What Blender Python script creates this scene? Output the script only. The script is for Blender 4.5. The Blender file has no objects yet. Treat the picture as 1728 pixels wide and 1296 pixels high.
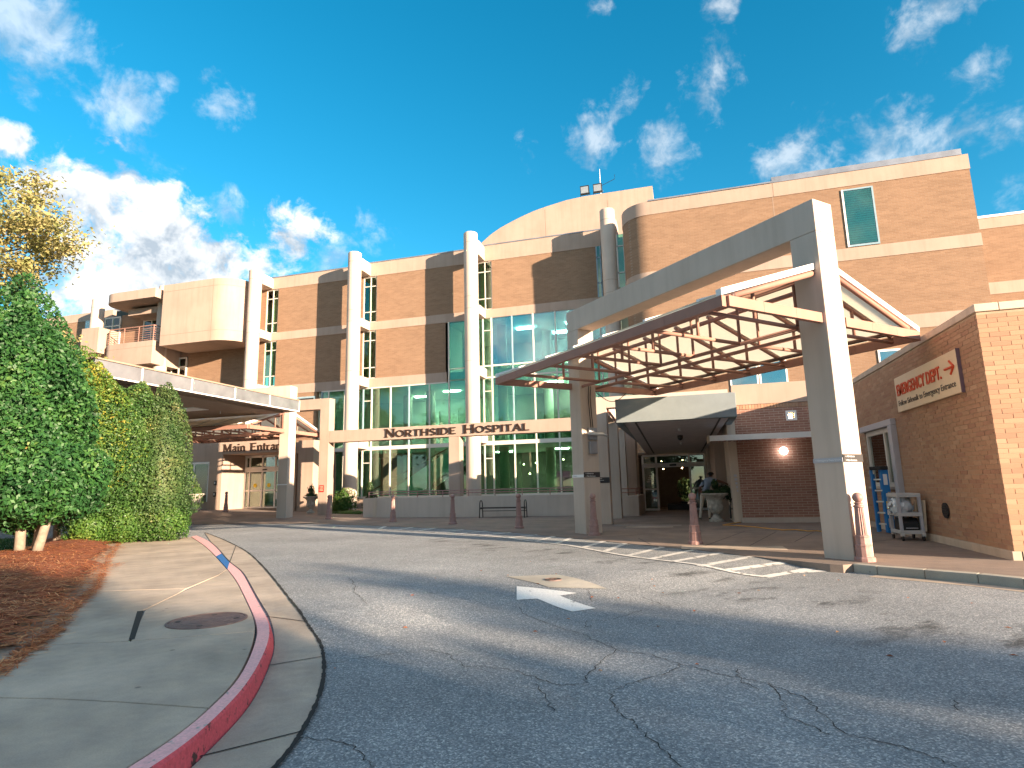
import bpy, bmesh, math, random
import numpy as np
from mathutils import Vector, Matrix
random.seed(7); RNG = np.random.default_rng(7)
C = bpy.context.scene.collection
SC = bpy.context.scene
D = bpy.data
# ------------------------------------------------------------------ camera
F, PITCH, ROLL, YAW, EYE = 1001.2, math.radians(9.758), math.radians(-1.409), math.radians(15.914), 1.42
cam = D.cameras.new('camera'); camo = D.objects.new('camera', cam); C.objects.link(camo)
cam.sensor_width = 36; cam.sensor_fit = 'HORIZONTAL'; cam.lens = 36*F/1728; cam.clip_start = .05; cam.clip_end = 5000
def _b():
    cp, sp, cr, sr, ct, st = math.cos(PITCH), math.sin(PITCH), math.cos(ROLL), math.sin(ROLL), math.cos(YAW), math.sin(YAW)
    fw, up, rt = Vector((0,cp,sp)), Vector((0,-sp,cp)), Vector((1,0,0))
    r2, u2 = cr*rt+sr*up, -sr*rt+cr*up
    R = lambda v: Vector((ct*v.x-st*v.y, st*v.x+ct*v.y, v.z))
    return R(r2), R(u2), R(fw)
r_, u_, f_ = _b()
camo.matrix_world = Matrix(((r_.x,u_.x,-f_.x,0),(r_.y,u_.y,-f_.y,0),(r_.z,u_.z,-f_.z,EYE),(0,0,0,1)))
SC.camera = camo
# ------------------------------------------------------------------ light
SUN = Vector((.88,-.43,.19)).normalized()          # towards the sun
EXPOSURE = 2.34
SUN_STRENGTH = 3.85
SKY_STRENGTH = .135
sl = D.lights.new('sun', 'SUN'); sl.energy = SUN_STRENGTH; sl.angle = math.radians(.6); sl.color = (1,.76,.54)
so = D.objects.new('sun', sl); C.objects.link(so); so.rotation_euler = SUN.to_track_quat('Z','Y').to_euler()
so.location = (40,-20,30)
SC.view_settings.view_transform = 'Standard'; SC.view_settings.look = 'None'
SC.view_settings.exposure = EXPOSURE; SC.view_settings.gamma = 1; SC.view_settings.use_curve_mapping = False
world = D.worlds.new('World'); SC.world = world; world.use_nodes = True
SC.cycles.max_bounces = 8; SC.cycles.transparent_max_bounces = 24
class NT:
    def __init__(s, t): s.t = t; t.nodes.clear()
    def n(s, typ, **k):
        x = s.t.nodes.new(typ)
        for a, v in k.items():
            if a[0] == '_': setattr(x, a[1:], v)
            else:
                key = int(a[1:]) if a[0] == 'i' and a[1:].isdigit() else a.replace('__',' ')
                if hasattr(v, 'is_output'): s.t.links.new(v, x.inputs[key])
                else: x.inputs[key].default_value = v
        return x
    def m(s, op, a, b=None, c=None, clamp=False):
        x = s.t.nodes.new('ShaderNodeMath'); x.operation = op; x.use_clamp = clamp
        for i, v in enumerate((a, b, c)):
            if v is None: continue
            if hasattr(v, 'is_output'): s.t.links.new(v, x.inputs[i])
            else: x.inputs[i].default_value = v
        return x.outputs[0]
    def mix(s, f, a, b, mode='MIX'):
        x = s.t.nodes.new('ShaderNodeMixRGB'); x.blend_type = mode
        for i, v in enumerate((f, a, b)):
            if hasattr(v, 'is_output'): s.t.links.new(v, x.inputs[i])
            elif i == 0: x.inputs[0].default_value = v
            else: x.inputs[i].default_value = (*v, 1) if len(v) == 3 else v
        return x.outputs[0]
    def ramp(s, f, stops):
        x = s.t.nodes.new('ShaderNodeValToRGB'); e = x.color_ramp.elements
        while len(e) < len(stops): e.new(.5)
        for q, (p, c) in zip(e, stops): q.position = p; q.color = (*c, 1) if not isinstance(c, float) else (c,c,c,1)
        s.t.links.new(f, x.inputs[0]); return x.outputs[0]
    def link(s, a, b): s.t.links.new(a, b)
def sky():
    t = NT(world.node_tree)
    st = t.n('ShaderNodeTexSky', _sky_type='NISHITA', _sun_disc=False)
    st.sun_elevation = math.asin(SUN.z); st.sun_rotation = math.atan2(SUN.x, SUN.y)
    st.air_density = 1.0; st.dust_density = .05; st.ozone_density = 3.5
    hs = t.n('ShaderNodeHueSaturation', Hue=.476, Saturation=1.26, Value=.44, Color=st.outputs[0])
    co = t.n('ShaderNodeTexCoord').outputs['Generated']
    nrm = t.n('ShaderNodeVectorMath', _operation='NORMALIZE', i0=co).outputs[0]
    wv = t.n('ShaderNodeTexNoise', Vector=nrm, Scale=9.0, Detail=3.0).outputs['Color']
    nw = t.n('ShaderNodeVectorMath', _operation='MULTIPLY_ADD', i0=wv, i1=(.05,.05,.05), i2=nrm).outputs[0]
    n1 = t.n('ShaderNodeTexNoise', Vector=nw, Scale=11.0, Detail=10.0, Roughness=.60).outputs['Fac']
    n2 = t.n('ShaderNodeTexNoise', Vector=nw, Scale=34.0, Detail=8.0, Roughness=.62).outputs['Fac']
    # direction x,y,z, angular radius in radians, weight: thin scattered clouds, then the bank low on the left
    def group(blobs):
        tot = None
        for (x, y, z, r, w) in blobs:
            dv = t.n('ShaderNodeVectorMath', _operation='DISTANCE', i0=nrm, i1=(x,y,z)).outputs['Value']
            g = t.m('MULTIPLY_ADD', dv, -w/r, w, clamp=True)
            tot = g if tot is None else t.m('MAXIMUM', tot, g)
        return tot
    def dens(tot, amp, lo, hi, top):
        nn = t.m('ADD', t.m('MULTIPLY', t.m('SUBTRACT', n1, .5), 2.2), t.m('MULTIPLY', t.m('SUBTRACT', n2, .5), 1.5))
        d = t.m('MULTIPLY_ADD', nn, amp, tot)
        d = t.m('MULTIPLY', d, t.m('MULTIPLY', tot, 4.0, clamp=True))
        return t.n('ShaderNodeMapRange', _interpolation_type='SMOOTHSTEP', Value=d, i1=lo, i2=hi, i3=0.0, i4=top).outputs[0]
    faint = dens(group([(-0.7077,0.4473,0.5468,0.0976,1.01),(-0.6765,0.5333,0.5079,0.0800,0.94),(-0.6605,0.5023,0.5580,0.0387,0.55),(-0.5793,0.6104,0.5402,0.0617,0.74),(-0.7430,0.4582,0.4879,0.0536,0.68),(-0.6768,0.5842,0.4480,0.0747,0.88),(-0.6209,0.6674,0.4111,0.0500,0.68),(-0.5136,0.7798,0.3581,0.0647,0.94),(-0.4556,0.7864,0.4170,0.0539,0.55),(-0.4411,0.7983,0.4100,0.0651,0.55),(-0.2031,0.8329,0.5148,0.0535,0.61),(-0.0968,0.8435,0.5284,0.0788,0.68),(-0.0055,0.8622,0.5066,0.0883,0.88),(-0.0309,0.8283,0.5594,0.0714,0.55),(0.0747,0.8239,0.5618,0.1032,0.68),(0.1894,0.8721,0.4512,0.1027,1.01),(0.1671,0.8566,0.4882,0.0439,0.55),(0.2944,0.8535,0.4299,0.1014,0.88),(0.3663,0.8247,0.4310,0.0651,0.74),(0.3392,0.7583,0.5568,0.0870,0.74),(0.3780,0.7857,0.4897,0.0583,0.68),(0.4168,0.8066,0.4192,0.0581,0.68),(0.4240,0.8350,0.3507,0.0634,0.68),(-0.0730,0.7509,0.6564,0.0436,0.55),(0.0898,0.7648,0.6379,0.0418,0.55),(-0.6288,0.5588,0.5408,0.0273,0.55)]), .95, .32, 1.1, .46)
    bank = dens(group([(-0.7253,0.5797,0.3713,0.1263,1.60),(-0.7499,0.5310,0.3945,0.0781,1.20),(-0.7179,0.6198,0.3170,0.1535,1.60),(-0.6654,0.6778,0.3127,0.1045,1.50),(-0.7673,0.4742,0.4317,0.0402,1.00),(-0.7849,0.5541,0.2773,0.0865,0.90),(-0.5501,0.7381,0.3907,0.0840,0.85),(-0.6018,0.7211,0.3432,0.0582,1.00),(-0.7563,0.5990,0.2630,0.0600,0.60)]), 1.0, .28, .85, .96)
    # denser cloud cover added over the sky outside the view, to brighten the shade
    fwd = t.n('ShaderNodeVectorMath', _operation='DOT_PRODUCT', i0=nrm, i1=tuple(f_)).outputs['Value']
    away = t.n('ShaderNodeMapRange', Value=fwd, i1=.62, i2=.35, i3=0.0, i4=1.0).outputs[0]
    n4 = t.n('ShaderNodeTexNoise', Vector=nrm, Scale=4.5, Detail=8.0, Roughness=.6).outputs['Fac']
    rest = t.m('MULTIPLY', away, t.n('ShaderNodeMapRange', _interpolation_type='SMOOTHSTEP', Value=n4, i1=.40, i2=.60, i3=0.0, i4=.88).outputs[0])
    den = t.m('MAXIMUM', t.m('MAXIMUM', faint, bank), rest)
    # sun-side shading of the clouds: density sampled a little towards the sun
    sh = t.n('ShaderNodeVectorMath', _operation='ADD', i0=nw, i1=(SUN.x*.02,SUN.y*.02,.03)).outputs[0]
    n3 = t.n('ShaderNodeTexNoise', Vector=sh, Scale=11.0, Detail=5.0, Roughness=.6).outputs['Fac']
    lit = t.n('ShaderNodeMapRange', Value=t.m('SUBTRACT', n1, n3), i1=-.10, i2=.10, i3=0.0, i4=1.0).outputs[0]
    ccol = t.mix(lit, (.85,.97,1.1), (2.05,2.02,1.98))
    fin = t.mix(den, hs.outputs[0], ccol)
    bg = t.n('ShaderNodeBackground', Color=fin, Strength=SKY_STRENGTH)
    t.link(bg.outputs[0], t.n('ShaderNodeOutputWorld').inputs[0])
sky()
# ------------------------------------------------------------------ materials
M = {}
def mat(name, col=(.5,.5,.5), rough=.7, metal=0., var=.12, vs=3., bump=0., bs=40., spec=.4, emit=None, fine=0.):
    m = D.materials.new(name); m.use_nodes = True; t = NT(m.node_tree); M[name] = m
    pos = t.n('ShaderNodeNewGeometry').outputs['Position']
    c = t.n('ShaderNodeRGB').outputs[0]; c.node.outputs[0].default_value = (*col,1)
    if var:
        f = t.n('ShaderNodeTexNoise', Vector=pos, Scale=vs, Detail=5.0, Roughness=.6).outputs['Fac']
        k = t.n('ShaderNodeMapRange', Value=f, i1=.3, i2=.7, i3=1-var, i4=1+var).outputs[0]
        c = t.mix(1., c, t.n('ShaderNodeCombineXYZ', i0=k, i1=k, i2=k).outputs[0], 'MULTIPLY')
    if fine:
        f = t.n('ShaderNodeTexNoise', Vector=pos, Scale=60.0, Detail=3.0).outputs['Fac']
        k = t.n('ShaderNodeMapRange', Value=f, i1=.3, i2=.7, i3=1-fine, i4=1+fine).outputs[0]
        c = t.mix(1., c, t.n('ShaderNodeCombineXYZ', i0=k, i1=k, i2=k).outputs[0], 'MULTIPLY')
    b = t.n('ShaderNodeBsdfPrincipled', Base__Color=c, Roughness=rough, Metallic=metal)
    b.inputs['Specular IOR Level'].default_value = spec
    if emit: b.inputs['Emission Color'].default_value = (*emit[0],1); b.inputs['Emission Strength'].default_value = emit[1]
    if bump:
        h = t.n('ShaderNodeTexNoise', Vector=pos, Scale=bs, Detail=4.0).outputs['Fac']
        t.link(t.n('ShaderNodeBump', Strength=bump, Distance=.01, Height=h).outputs[0], b.inputs['Normal'])
    t.link(b.outputs[0], t.n('ShaderNodeOutputMaterial').inputs[0])
    return m
def stain_mat(name, col, var=.08, stain=.25):
    """painted render with faint vertical weather streaks and panel tone"""
    m = D.materials.new(name); m.use_nodes = True; t = NT(m.node_tree); M[name] = m
    pos = t.n('ShaderNodeNewGeometry').outputs['Position']
    sc = t.n('ShaderNodeVectorMath', _operation='MULTIPLY', i0=pos, i1=(2.2,2.2,.18)).outputs[0]
    s1 = t.n('ShaderNodeTexNoise', Vector=sc, Scale=1.6, Detail=6.0, Roughness=.65).outputs['Fac']
    s2 = t.n('ShaderNodeTexNoise', Vector=pos, Scale=.7, Detail=4.0).outputs['Fac']
    k = t.n('ShaderNodeMapRange', Value=s1, i1=.45, i2=.85, i3=1.0, i4=1-stain).outputs[0]
    k2 = t.n('ShaderNodeMapRange', Value=s2, i1=.3, i2=.7, i3=1-var, i4=1+var).outputs[0]
    k = t.m('MULTIPLY', k, k2)
    c = t.mix(1., col, t.n('ShaderNodeCombineXYZ', i0=k, i1=t.m('POWER', k, 1.05), i2=t.m('POWER', k, 1.15)).outputs[0], 'MULTIPLY')
    b = t.n('ShaderNodeBsdfPrincipled', Base__Color=c, Roughness=.85); b.inputs['Specular IOR Level'].default_value = .2
    h = t.n('ShaderNodeTexNoise', Vector=pos, Scale=90.0, Detail=3.0).outputs['Fac']
    t.link(t.n('ShaderNodeBump', Strength=.15, Distance=.01, Height=h).outputs[0], b.inputs['Normal'])
    t.link(b.outputs[0], t.n('ShaderNodeOutputMaterial').inputs[0])
def brick_mat(name, c1, c2, mortar, bw=.305, bh=.085):
    m = D.materials.new(name); m.use_nodes = True; t = NT(m.node_tree); M[name] = m
    pos = t.n('ShaderNodeNewGeometry').outputs['Position']
    s = t.n('ShaderNodeSeparateXYZ', i0=pos)
    v = t.n('ShaderNodeCombineXYZ', i0=t.m('ADD', s.outputs[0], s.outputs[1]), i1=s.outputs[2], i2=0.0).outputs[0]
    b = t.n('ShaderNodeTexBrick', Vector=v, Color1=(*c1,1), Color2=(*c2,1), Mortar=(*mortar,1), Scale=1.0, Mortar__Size=.006, Mortar__Smooth=.1, Bias=0.0, Brick__Width=bw, Row__Height=bh)
    n = t.n('ShaderNodeTexNoise', Vector=t.n('ShaderNodeVectorMath', _operation='MULTIPLY', i0=pos, i1=(.5,.5,2.2)).outputs[0], Scale=1.1, Detail=6.0, Roughness=.65).outputs['Fac']
    k = t.n('ShaderNodeMapRange', Value=n, i1=.25, i2=.75, i3=.86, i4=1.12).outputs[0]
    c = t.mix(1., b.outputs[0], t.n('ShaderNodeCombineXYZ', i0=k, i1=k, i2=k).outputs[0], 'MULTIPLY')
    p = t.n('ShaderNodeBsdfPrincipled', Base__Color=c, Roughness=.9); p.inputs['Specular IOR Level'].default_value = .15
    t.link(t.n('ShaderNodeBump', Strength=.5, Distance=.006, Height=t.m('SUBTRACT', 1.0, b.outputs['Fac'])).outputs[0], p.inputs['Normal'])
    t.link(p.outputs[0], t.n('ShaderNodeOutputMaterial').inputs[0])
def rand_mat(name, stops, rough=.9, transl=0., obj=False, noise=0., spec=.2):
    """colour picked per leaf / brick / needle"""
    m = D.materials.new(name); m.use_nodes = True; t = NT(m.node_tree); M[name] = m
    g = t.n('ShaderNodeNewGeometry'); f = g.outputs['Random Per Island']
    if obj: f = t.m('FRACT', t.m('ADD', f, t.n('ShaderNodeObjectInfo').outputs['Random']))
    if noise:
        n = t.n('ShaderNodeTexNoise', Vector=g.outputs['Position'], Scale=noise, Detail=3.0).outputs['Fac']
        f = t.m('ADD', t.m('MULTIPLY', f, .45), t.n('ShaderNodeMapRange', Value=n, i1=.3, i2=.7, i3=0.0, i4=.55).outputs[0])
    c = t.ramp(f, stops)
    p = t.n('ShaderNodeBsdfPrincipled', Base__Color=c, Roughness=rough); p.inputs['Specular IOR Level'].default_value = spec
    o = p.outputs[0]
    if transl:
        tr = t.n('ShaderNodeBsdfTranslucent', Color=c)
        o = t.n('ShaderNodeMixShader', i0=transl, i1=o, i2=tr.outputs[0]).outputs[0]
    t.link(o, t.n('ShaderNodeOutputMaterial').inputs[0])
def glass_mat(name, tint, refl=.12):
    m = D.materials.new(name); m.use_nodes = True; t = NT(m.node_tree); M[name] = m
    tr = t.n('ShaderNodeBsdfTransparent', Color=(*tint,1))
    gl = t.n('ShaderNodeBsdfGlossy', Color=(.95,1,.98,1), Roughness=.015)
    fr = t.n('ShaderNodeFresnel', IOR=1.5).outputs[0]
    f = t.m('MULTIPLY_ADD', fr, 1.5, refl, clamp=True)
    t.link(t.n('ShaderNodeMixShader', i0=f, i1=tr.outputs[0], i2=gl.outputs[0]).outputs[0], t.n('ShaderNodeOutputMaterial').inputs[0])
def asphalt_mat():
    m = D.materials.new('asphalt'); m.use_nodes = True; t = NT(m.node_tree); M['asphalt'] = m
    pos = t.n('ShaderNodeNewGeometry').outputs['Position']
    v = t.n('ShaderNodeTexVoronoi', Vector=pos, Scale=95.0).outputs['Color']
    vs = t.n('ShaderNodeSeparateXYZ', i0=v).outputs[0]
    big = t.n('ShaderNodeTexNoise', Vector=pos, Scale=.35, Detail=5.0).outputs['Fac']
    med = t.n('ShaderNodeTexNoise', Vector=pos, Scale=2.2, Detail=6.0, Roughness=.7).outputs['Fac']
    fn = t.n('ShaderNodeTexNoise', Vector=pos, Scale=38.0, Detail=4.0, Roughness=.75).outputs['Fac']
    c = t.ramp(vs, [(0.,(.15,.165,.18)),(.55,(.225,.245,.262)),(.85,(.33,.34,.345)),(1.,(.54,.54,.53))])
    k = t.m('MULTIPLY', t.n('ShaderNodeMapRange', Value=big, i1=.3, i2=.7, i3=.80, i4=1.18).outputs[0],
            t.m('MULTIPLY', t.n('ShaderNodeMapRange', Value=med, i1=.3, i2=.7, i3=.9, i4=1.1).outputs[0],
                t.n('ShaderNodeMapRange', Value=fn, i1=.3, i2=.7, i3=.74, i4=1.26).outputs[0]))
    # oil and tyre stains along the stopping lane, stretched along the kerb
    rot = t.n('ShaderNodeVectorRotate', _rotation_type='Z_AXIS', Vector=pos, Angle=math.radians(45)).outputs[0]
    st = t.n('ShaderNodeTexNoise', Vector=t.n('ShaderNodeVectorMath', _operation='MULTIPLY', i0=rot, i1=(2.6,1.1,1.)).outputs[0], Scale=.9, Detail=5.0, Roughness=.65).outputs['Fac']
    sx = t.n('ShaderNodeSeparateXYZ', i0=pos)
    lane = t.m('MULTIPLY', t.m('ADD', sx.outputs[0], sx.outputs[1]), .7071)
    lw = t.m('SUBTRACT', 1.0, t.m('MULTIPLY', t.m('ABSOLUTE', t.m('SUBTRACT', lane, 7.1)), .55), clamp=True)
    spot = t.n('ShaderNodeMapRange', _interpolation_type='SMOOTHSTEP', Value=st, i1=.52, i2=.68, i3=0.0, i4=.72).outputs[0]
    k = t.m('MULTIPLY', k, t.m('SUBTRACT', 1.0, t.m('MULTIPLY', spot, lw)))
    c = t.mix(1., c, t.n('ShaderNodeCombineXYZ', i0=k, i1=k, i2=k).outputs[0], 'MULTIPLY')
    p = t.n('ShaderNodeBsdfPrincipled', Base__Color=c, Roughness=.92); p.inputs['Specular IOR Level'].default_value = .25
    hb = t.m('ADD', vs, t.m('MULTIPLY', fn, 1.2))
    t.link(t.n('ShaderNodeBump', Strength=.55, Distance=.008, Height=hb).outputs[0], p.inputs['Normal'])
    t.link(p.outputs[0], t.n('ShaderNodeOutputMaterial').inputs[0])
def paint_mat(name, col, under=(.2,.2,.19), cover=.62, sc=3.):
    m = D.materials.new(name); m.use_nodes = True; t = NT(m.node_tree); M[name] = m
    pos = t.n('ShaderNodeNewGeometry').outputs['Position']
    n = t.n('ShaderNodeTexNoise', Vector=pos, Scale=sc, Detail=8.0, Roughness=.68).outputs['Fac']
    f = t.n('ShaderNodeMapRange', Value=n, i1=cover-.02, i2=cover+.03, i3=0.0, i4=1.0).outputs[0]
    fn = t.n('ShaderNodeTexNoise', Vector=pos, Scale=50.0, Detail=4.0).outputs['Fac']
    k = t.n('ShaderNodeMapRange', Value=fn, i1=.3, i2=.7, i3=.82, i4=1.1).outputs[0]
    c = t.mix(1., t.mix(f, col, under), t.n('ShaderNodeCombineXYZ', i0=k, i1=k, i2=k).outputs[0], 'MULTIPLY')
    p = t.n('ShaderNodeBsdfPrincipled', Base__Color=c, Roughness=.8); p.inputs['Specular IOR Level'].default_value = .25
    t.link(p.outputs[0], t.n('ShaderNodeOutputMaterial').inputs[0])
def concrete_mat(name, col, blot=.22, fine=.12, tint=(1,.97,.9)):
    m = D.materials.new(name); m.use_nodes = True; t = NT(m.node_tree); M[name] = m
    pos = t.n('ShaderNodeNewGeometry').outputs['Position']
    a = t.n('ShaderNodeTexNoise', Vector=pos, Scale=.9, Detail=6.0, Roughness=.6).outputs['Fac']
    b = t.n('ShaderNodeTexNoise', Vector=pos, Scale=3.5, Detail=7.0, Roughness=.7).outputs['Fac']
    f = t.n('ShaderNodeTexNoise', Vector=pos, Scale=90.0, Detail=3.0, Roughness=.8).outputs['Fac']
    k = t.m('MULTIPLY', t.n('ShaderNodeMapRange', Value=a, i1=.3, i2=.7, i3=1-blot, i4=1+blot*.6).outputs[0],
        t.m('MULTIPLY', t.n('ShaderNodeMapRange', Value=b, i1=.25, i2=.75, i3=1-blot*.6, i4=1+blot*.5).outputs[0],
            t.n('ShaderNodeMapRange', Value=f, i1=.3, i2=.7, i3=1-fine, i4=1+fine).outputs[0]))
    sp = t.n('ShaderNodeTexVoronoi', Vector=pos, Scale=2.3, Randomness=1.0).outputs['Distance']
    dot = t.n('ShaderNodeMapRange', Value=sp, i1=.035, i2=.06, i3=.55, i4=1.0).outputs[0]
    k = t.m('MULTIPLY', k, dot)
    c = t.mix(1., t.mix(t.n('ShaderNodeMapRange', Value=b, i1=.3, i2=.7).outputs[0], col, tuple(x*y for x, y in zip(col, tint))), t.n('ShaderNodeCombineXYZ', i0=k, i1=k, i2=k).outputs[0], 'MULTIPLY')
    p = t.n('ShaderNodeBsdfPrincipled', Base__Color=c, Roughness=.9); p.inputs['Specular IOR Level'].default_value = .25
    t.link(t.n('ShaderNodeBump', Strength=.35, Distance=.004, Height=f).outputs[0], p.inputs['Normal'])
    t.link(p.outputs[0], t.n('ShaderNodeOutputMaterial').inputs[0])
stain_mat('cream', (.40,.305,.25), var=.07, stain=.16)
stain_mat('white_render', (.54,.45,.385), var=.07, stain=.17)
stain_mat('sand_concrete', (.56,.46,.37), var=.1, stain=.3)
brick_mat('tan_brick', (.285,.182,.118), (.245,.152,.098), (.29,.215,.16))
brick_mat('red_brick', (.36,.19,.14), (.29,.15,.11), (.50,.39,.32))
rand_mat('wing_brick', [(0.,(.36,.20,.135)),(.35,(.42,.255,.165)),(.7,(.39,.235,.15)),(1.,(.46,.295,.195))], obj=True)  # same brick as the facade, kept lighter to lift the wing's shade
mat('mortar', (.40,.30,.21), .95, var=.15)
asphalt_mat()
paint_mat('white_paint', (.80,.79,.76), cover=.66)
paint_mat('hatch_paint', (.66,.65,.62), cover=.57, sc=5.)
paint_mat('kerb_pink', (.86,.46,.45), under=(.46,.38,.34), cover=.62, sc=9.)
paint_mat('kerb_red', (.74,.11,.13), under=(.10,.05,.045), cover=.575, sc=6.)
paint_mat('kerb_blue', (.03,.16,.42), under=(.3,.3,.3), cover=.7, sc=8.)
concrete_mat('pavement', (.47,.39,.32), blot=.3)
concrete_mat('gutter', (.45,.38,.32), blot=.32)
concrete_mat('plaza', (.25,.20,.175), blot=.25, fine=.2)
concrete_mat('kerbstone', (.38,.36,.32))
mat('joint', (.03,.028,.025), .95, var=0)
mat('crack', (.02,.02,.02), .95, var=0)
mat('earth', (.09,.10,.05), .95)
mat('truss', (.34,.185,.145), .65, var=.08, spec=.2)
mat('dark_bronze', (.10,.06,.05), .45)
mat('bollard_paint', (.34,.20,.18), .5, var=.15, vs=14., bump=.2, bs=60)
mat('white_metal', (.80,.78,.75), .45, var=.05)
mat('mullion', (.66,.63,.57), .45, var=.04)
mat('blue_frame', (.25,.36,.42), .4)
mat('grey_metal', (.30,.31,.34), .4, metal=.6, var=.22, vs=1.2)
mat('silver', (.55,.56,.58), .35, metal=.7, var=.1)
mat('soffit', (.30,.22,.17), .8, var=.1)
mat('er_render', (.21,.25,.27), .85, var=.06)
mat('er_soffit', (.52,.48,.48), .8, var=.08)
mat('black', (.015,.015,.016), .5, var=0)
mat('black_metal', (.02,.018,.018), .4, var=0)
mat('letter_bronze', (.035,.018,.012), .4, var=0)
mat('sign_cream', (.74,.60,.43), .6, var=.05)
mat('sign_red', (.62,.07,.02), .55, var=0)
mat('sign_black', (.03,.028,.03), .6, var=0)
mat('sign_edge', (.17,.11,.13), .6, var=0)
mat('sign_grey', (.42,.42,.46), .5, var=0)
mat('sign_white', (.8,.8,.8), .6, var=0)
mat('yellow', (.85,.62,.03), .5, var=0)
mat('red_sign', (.55,.03,.02), .5, var=0)
mat('ladder_blue', (.02,.19,.50), .45, var=.06)
mat('aluminium', (.62,.62,.62), .35, metal=.6)
mat('cart_grey', (.50,.50,.50), .6)
mat('plastic_bag', (.70,.75,.80), .35)
mat('urn_stone', (.42,.38,.33), .9, var=.35, vs=9., bump=.3, bs=30)
mat('urn_white', (.62,.56,.5), .85, var=.12, vs=9.)
mat('manhole', (.17,.115,.105), .7, var=.3, vs=12.)
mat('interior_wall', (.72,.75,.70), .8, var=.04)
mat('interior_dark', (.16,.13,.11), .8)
mat('floor_tile', (.35,.33,.29), .4)
mat('stair_white', (.82,.86,.85), .6)
mat('handrail', (.24,.10,.06), .4)
mat('lamp_panel', (.9,.9,.85), .5, var=0, emit=((1,.93,.8), 17.))
mat('lamp_warm', (.9,.7,.4), .5, var=0, emit=((1,.62,.3), 16.))
mat('globe_lit', (.95,.95,.95), .4, var=0, emit=((1,.93,.86), 3.))
mat('blind', (.62,.85,.76), .7, var=.05)
mat('curtain', (.62,.62,.42), .8, var=.05)
mat('bark', (.25,.205,.16), .9, var=.3, vs=6., bump=.5, bs=25)
mat('twig', (.11,.07,.045), .9, var=.2, vs=6.)
mat('shirt', (.30,.36,.47), .9, var=.1, vs=10)
mat('trousers', (.66,.57,.47), .9, var=.1, vs=10)
mat('skin', (.17,.075,.045), .6, var=0)
mat('hair', (.012,.010,.010), .8, var=0)
mat('orange_hose', (.65,.32,.07), .5, var=0)
mat('purple', (.16,.03,.09), .7, var=.1)
rand_mat('leaf_holly', [(0.,(.010,.050,.014)),(.45,(.022,.092,.022)),(.75,(.046,.145,.030)),(.95,(.11,.21,.045)),(1.,(.30,.19,.05))], .55, .22, noise=1.3, spec=.5)
rand_mat('leaf_yellow_green', [(0.,(.03,.09,.02)),(.40,(.08,.17,.028)),(.70,(.18,.24,.035)),(.90,(.34,.29,.045)),(1.,(.45,.25,.04))], .5, .25, noise=.9, spec=.4)
rand_mat('leaf_green', [(0.,(.018,.065,.016)),(.45,(.045,.115,.026)),(.8,(.09,.17,.038)),(.95,(.17,.22,.05)),(1.,(.32,.24,.06))], .5, .25, noise=1.1, spec=.4)
rand_mat('leaf_olive', [(0.,(.022,.062,.020)),(.45,(.05,.105,.03)),(.8,(.095,.14,.045)),(1.,(.20,.19,.075))], .55, .25, noise=1.1, spec=.35)
rand_mat('leaf_box', [(0.,(.025,.09,.015)),(.5,(.06,.145,.024)),(.85,(.12,.2,.035)),(1.,(.22,.26,.05))], .5, .25, noise=1.6, spec=.4)
rand_mat('leaf_autumn', [(0.,(.10,.15,.05)),(.3,(.24,.25,.09)),(.65,(.40,.35,.15)),(.94,(.50,.41,.22)),(1.,(.42,.16,.08))], .6, .3, noise=1.0)
rand_mat('leaf_dark', [(0.,(.02,.05,.02)),(.6,(.045,.085,.03)),(1.,(.09,.12,.04))], .6, .2)
rand_mat('leaf_shade_tree', [(0.,(.03,.06,.02)),(.6,(.06,.10,.03)),(1.,(.14,.13,.04))], .6, .2)
rand_mat('needle', [(0.,(.20,.055,.022)),(.4,(.50,.15,.055)),(.75,(.66,.25,.10)),(1.,(.78,.44,.2))], .8, 0.)
mat('mulch_base', (.24,.07,.032), .95, var=.4, vs=8.)
rand_mat('grass_blade', [(0.,(.02,.08,.02)),(.6,(.04,.14,.03)),(1.,(.14,.19,.06))], .6, .2)
mat('lawn_base', (.03,.085,.025), .95, var=.3)
glass_mat('glass', (.50,.83,.67), .045)
glass_mat('blue_glass', (.34,.66,.66), .22)
glass_mat('blind_glass', (.58,.90,.84), .02)
glass_mat('door_glass', (.55,.68,.62), .08)
def roof_panel_mat():
    m = D.materials.new('roof_panel'); m.use_nodes = True; t = NT(m.node_tree); M['roof_panel'] = m
    d = t.n('ShaderNodeBsdfDiffuse', Color=(.75,.70,.60,1)); tr = t.n('ShaderNodeBsdfTranslucent', Color=(.93,.90,.80,1))
    t.link(t.n('ShaderNodeMixShader', i0=.75, i1=d.outputs[0], i2=tr.outputs[0]).outputs[0], t.n('ShaderNodeOutputMaterial').inputs[0])
roof_panel_mat()
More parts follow.
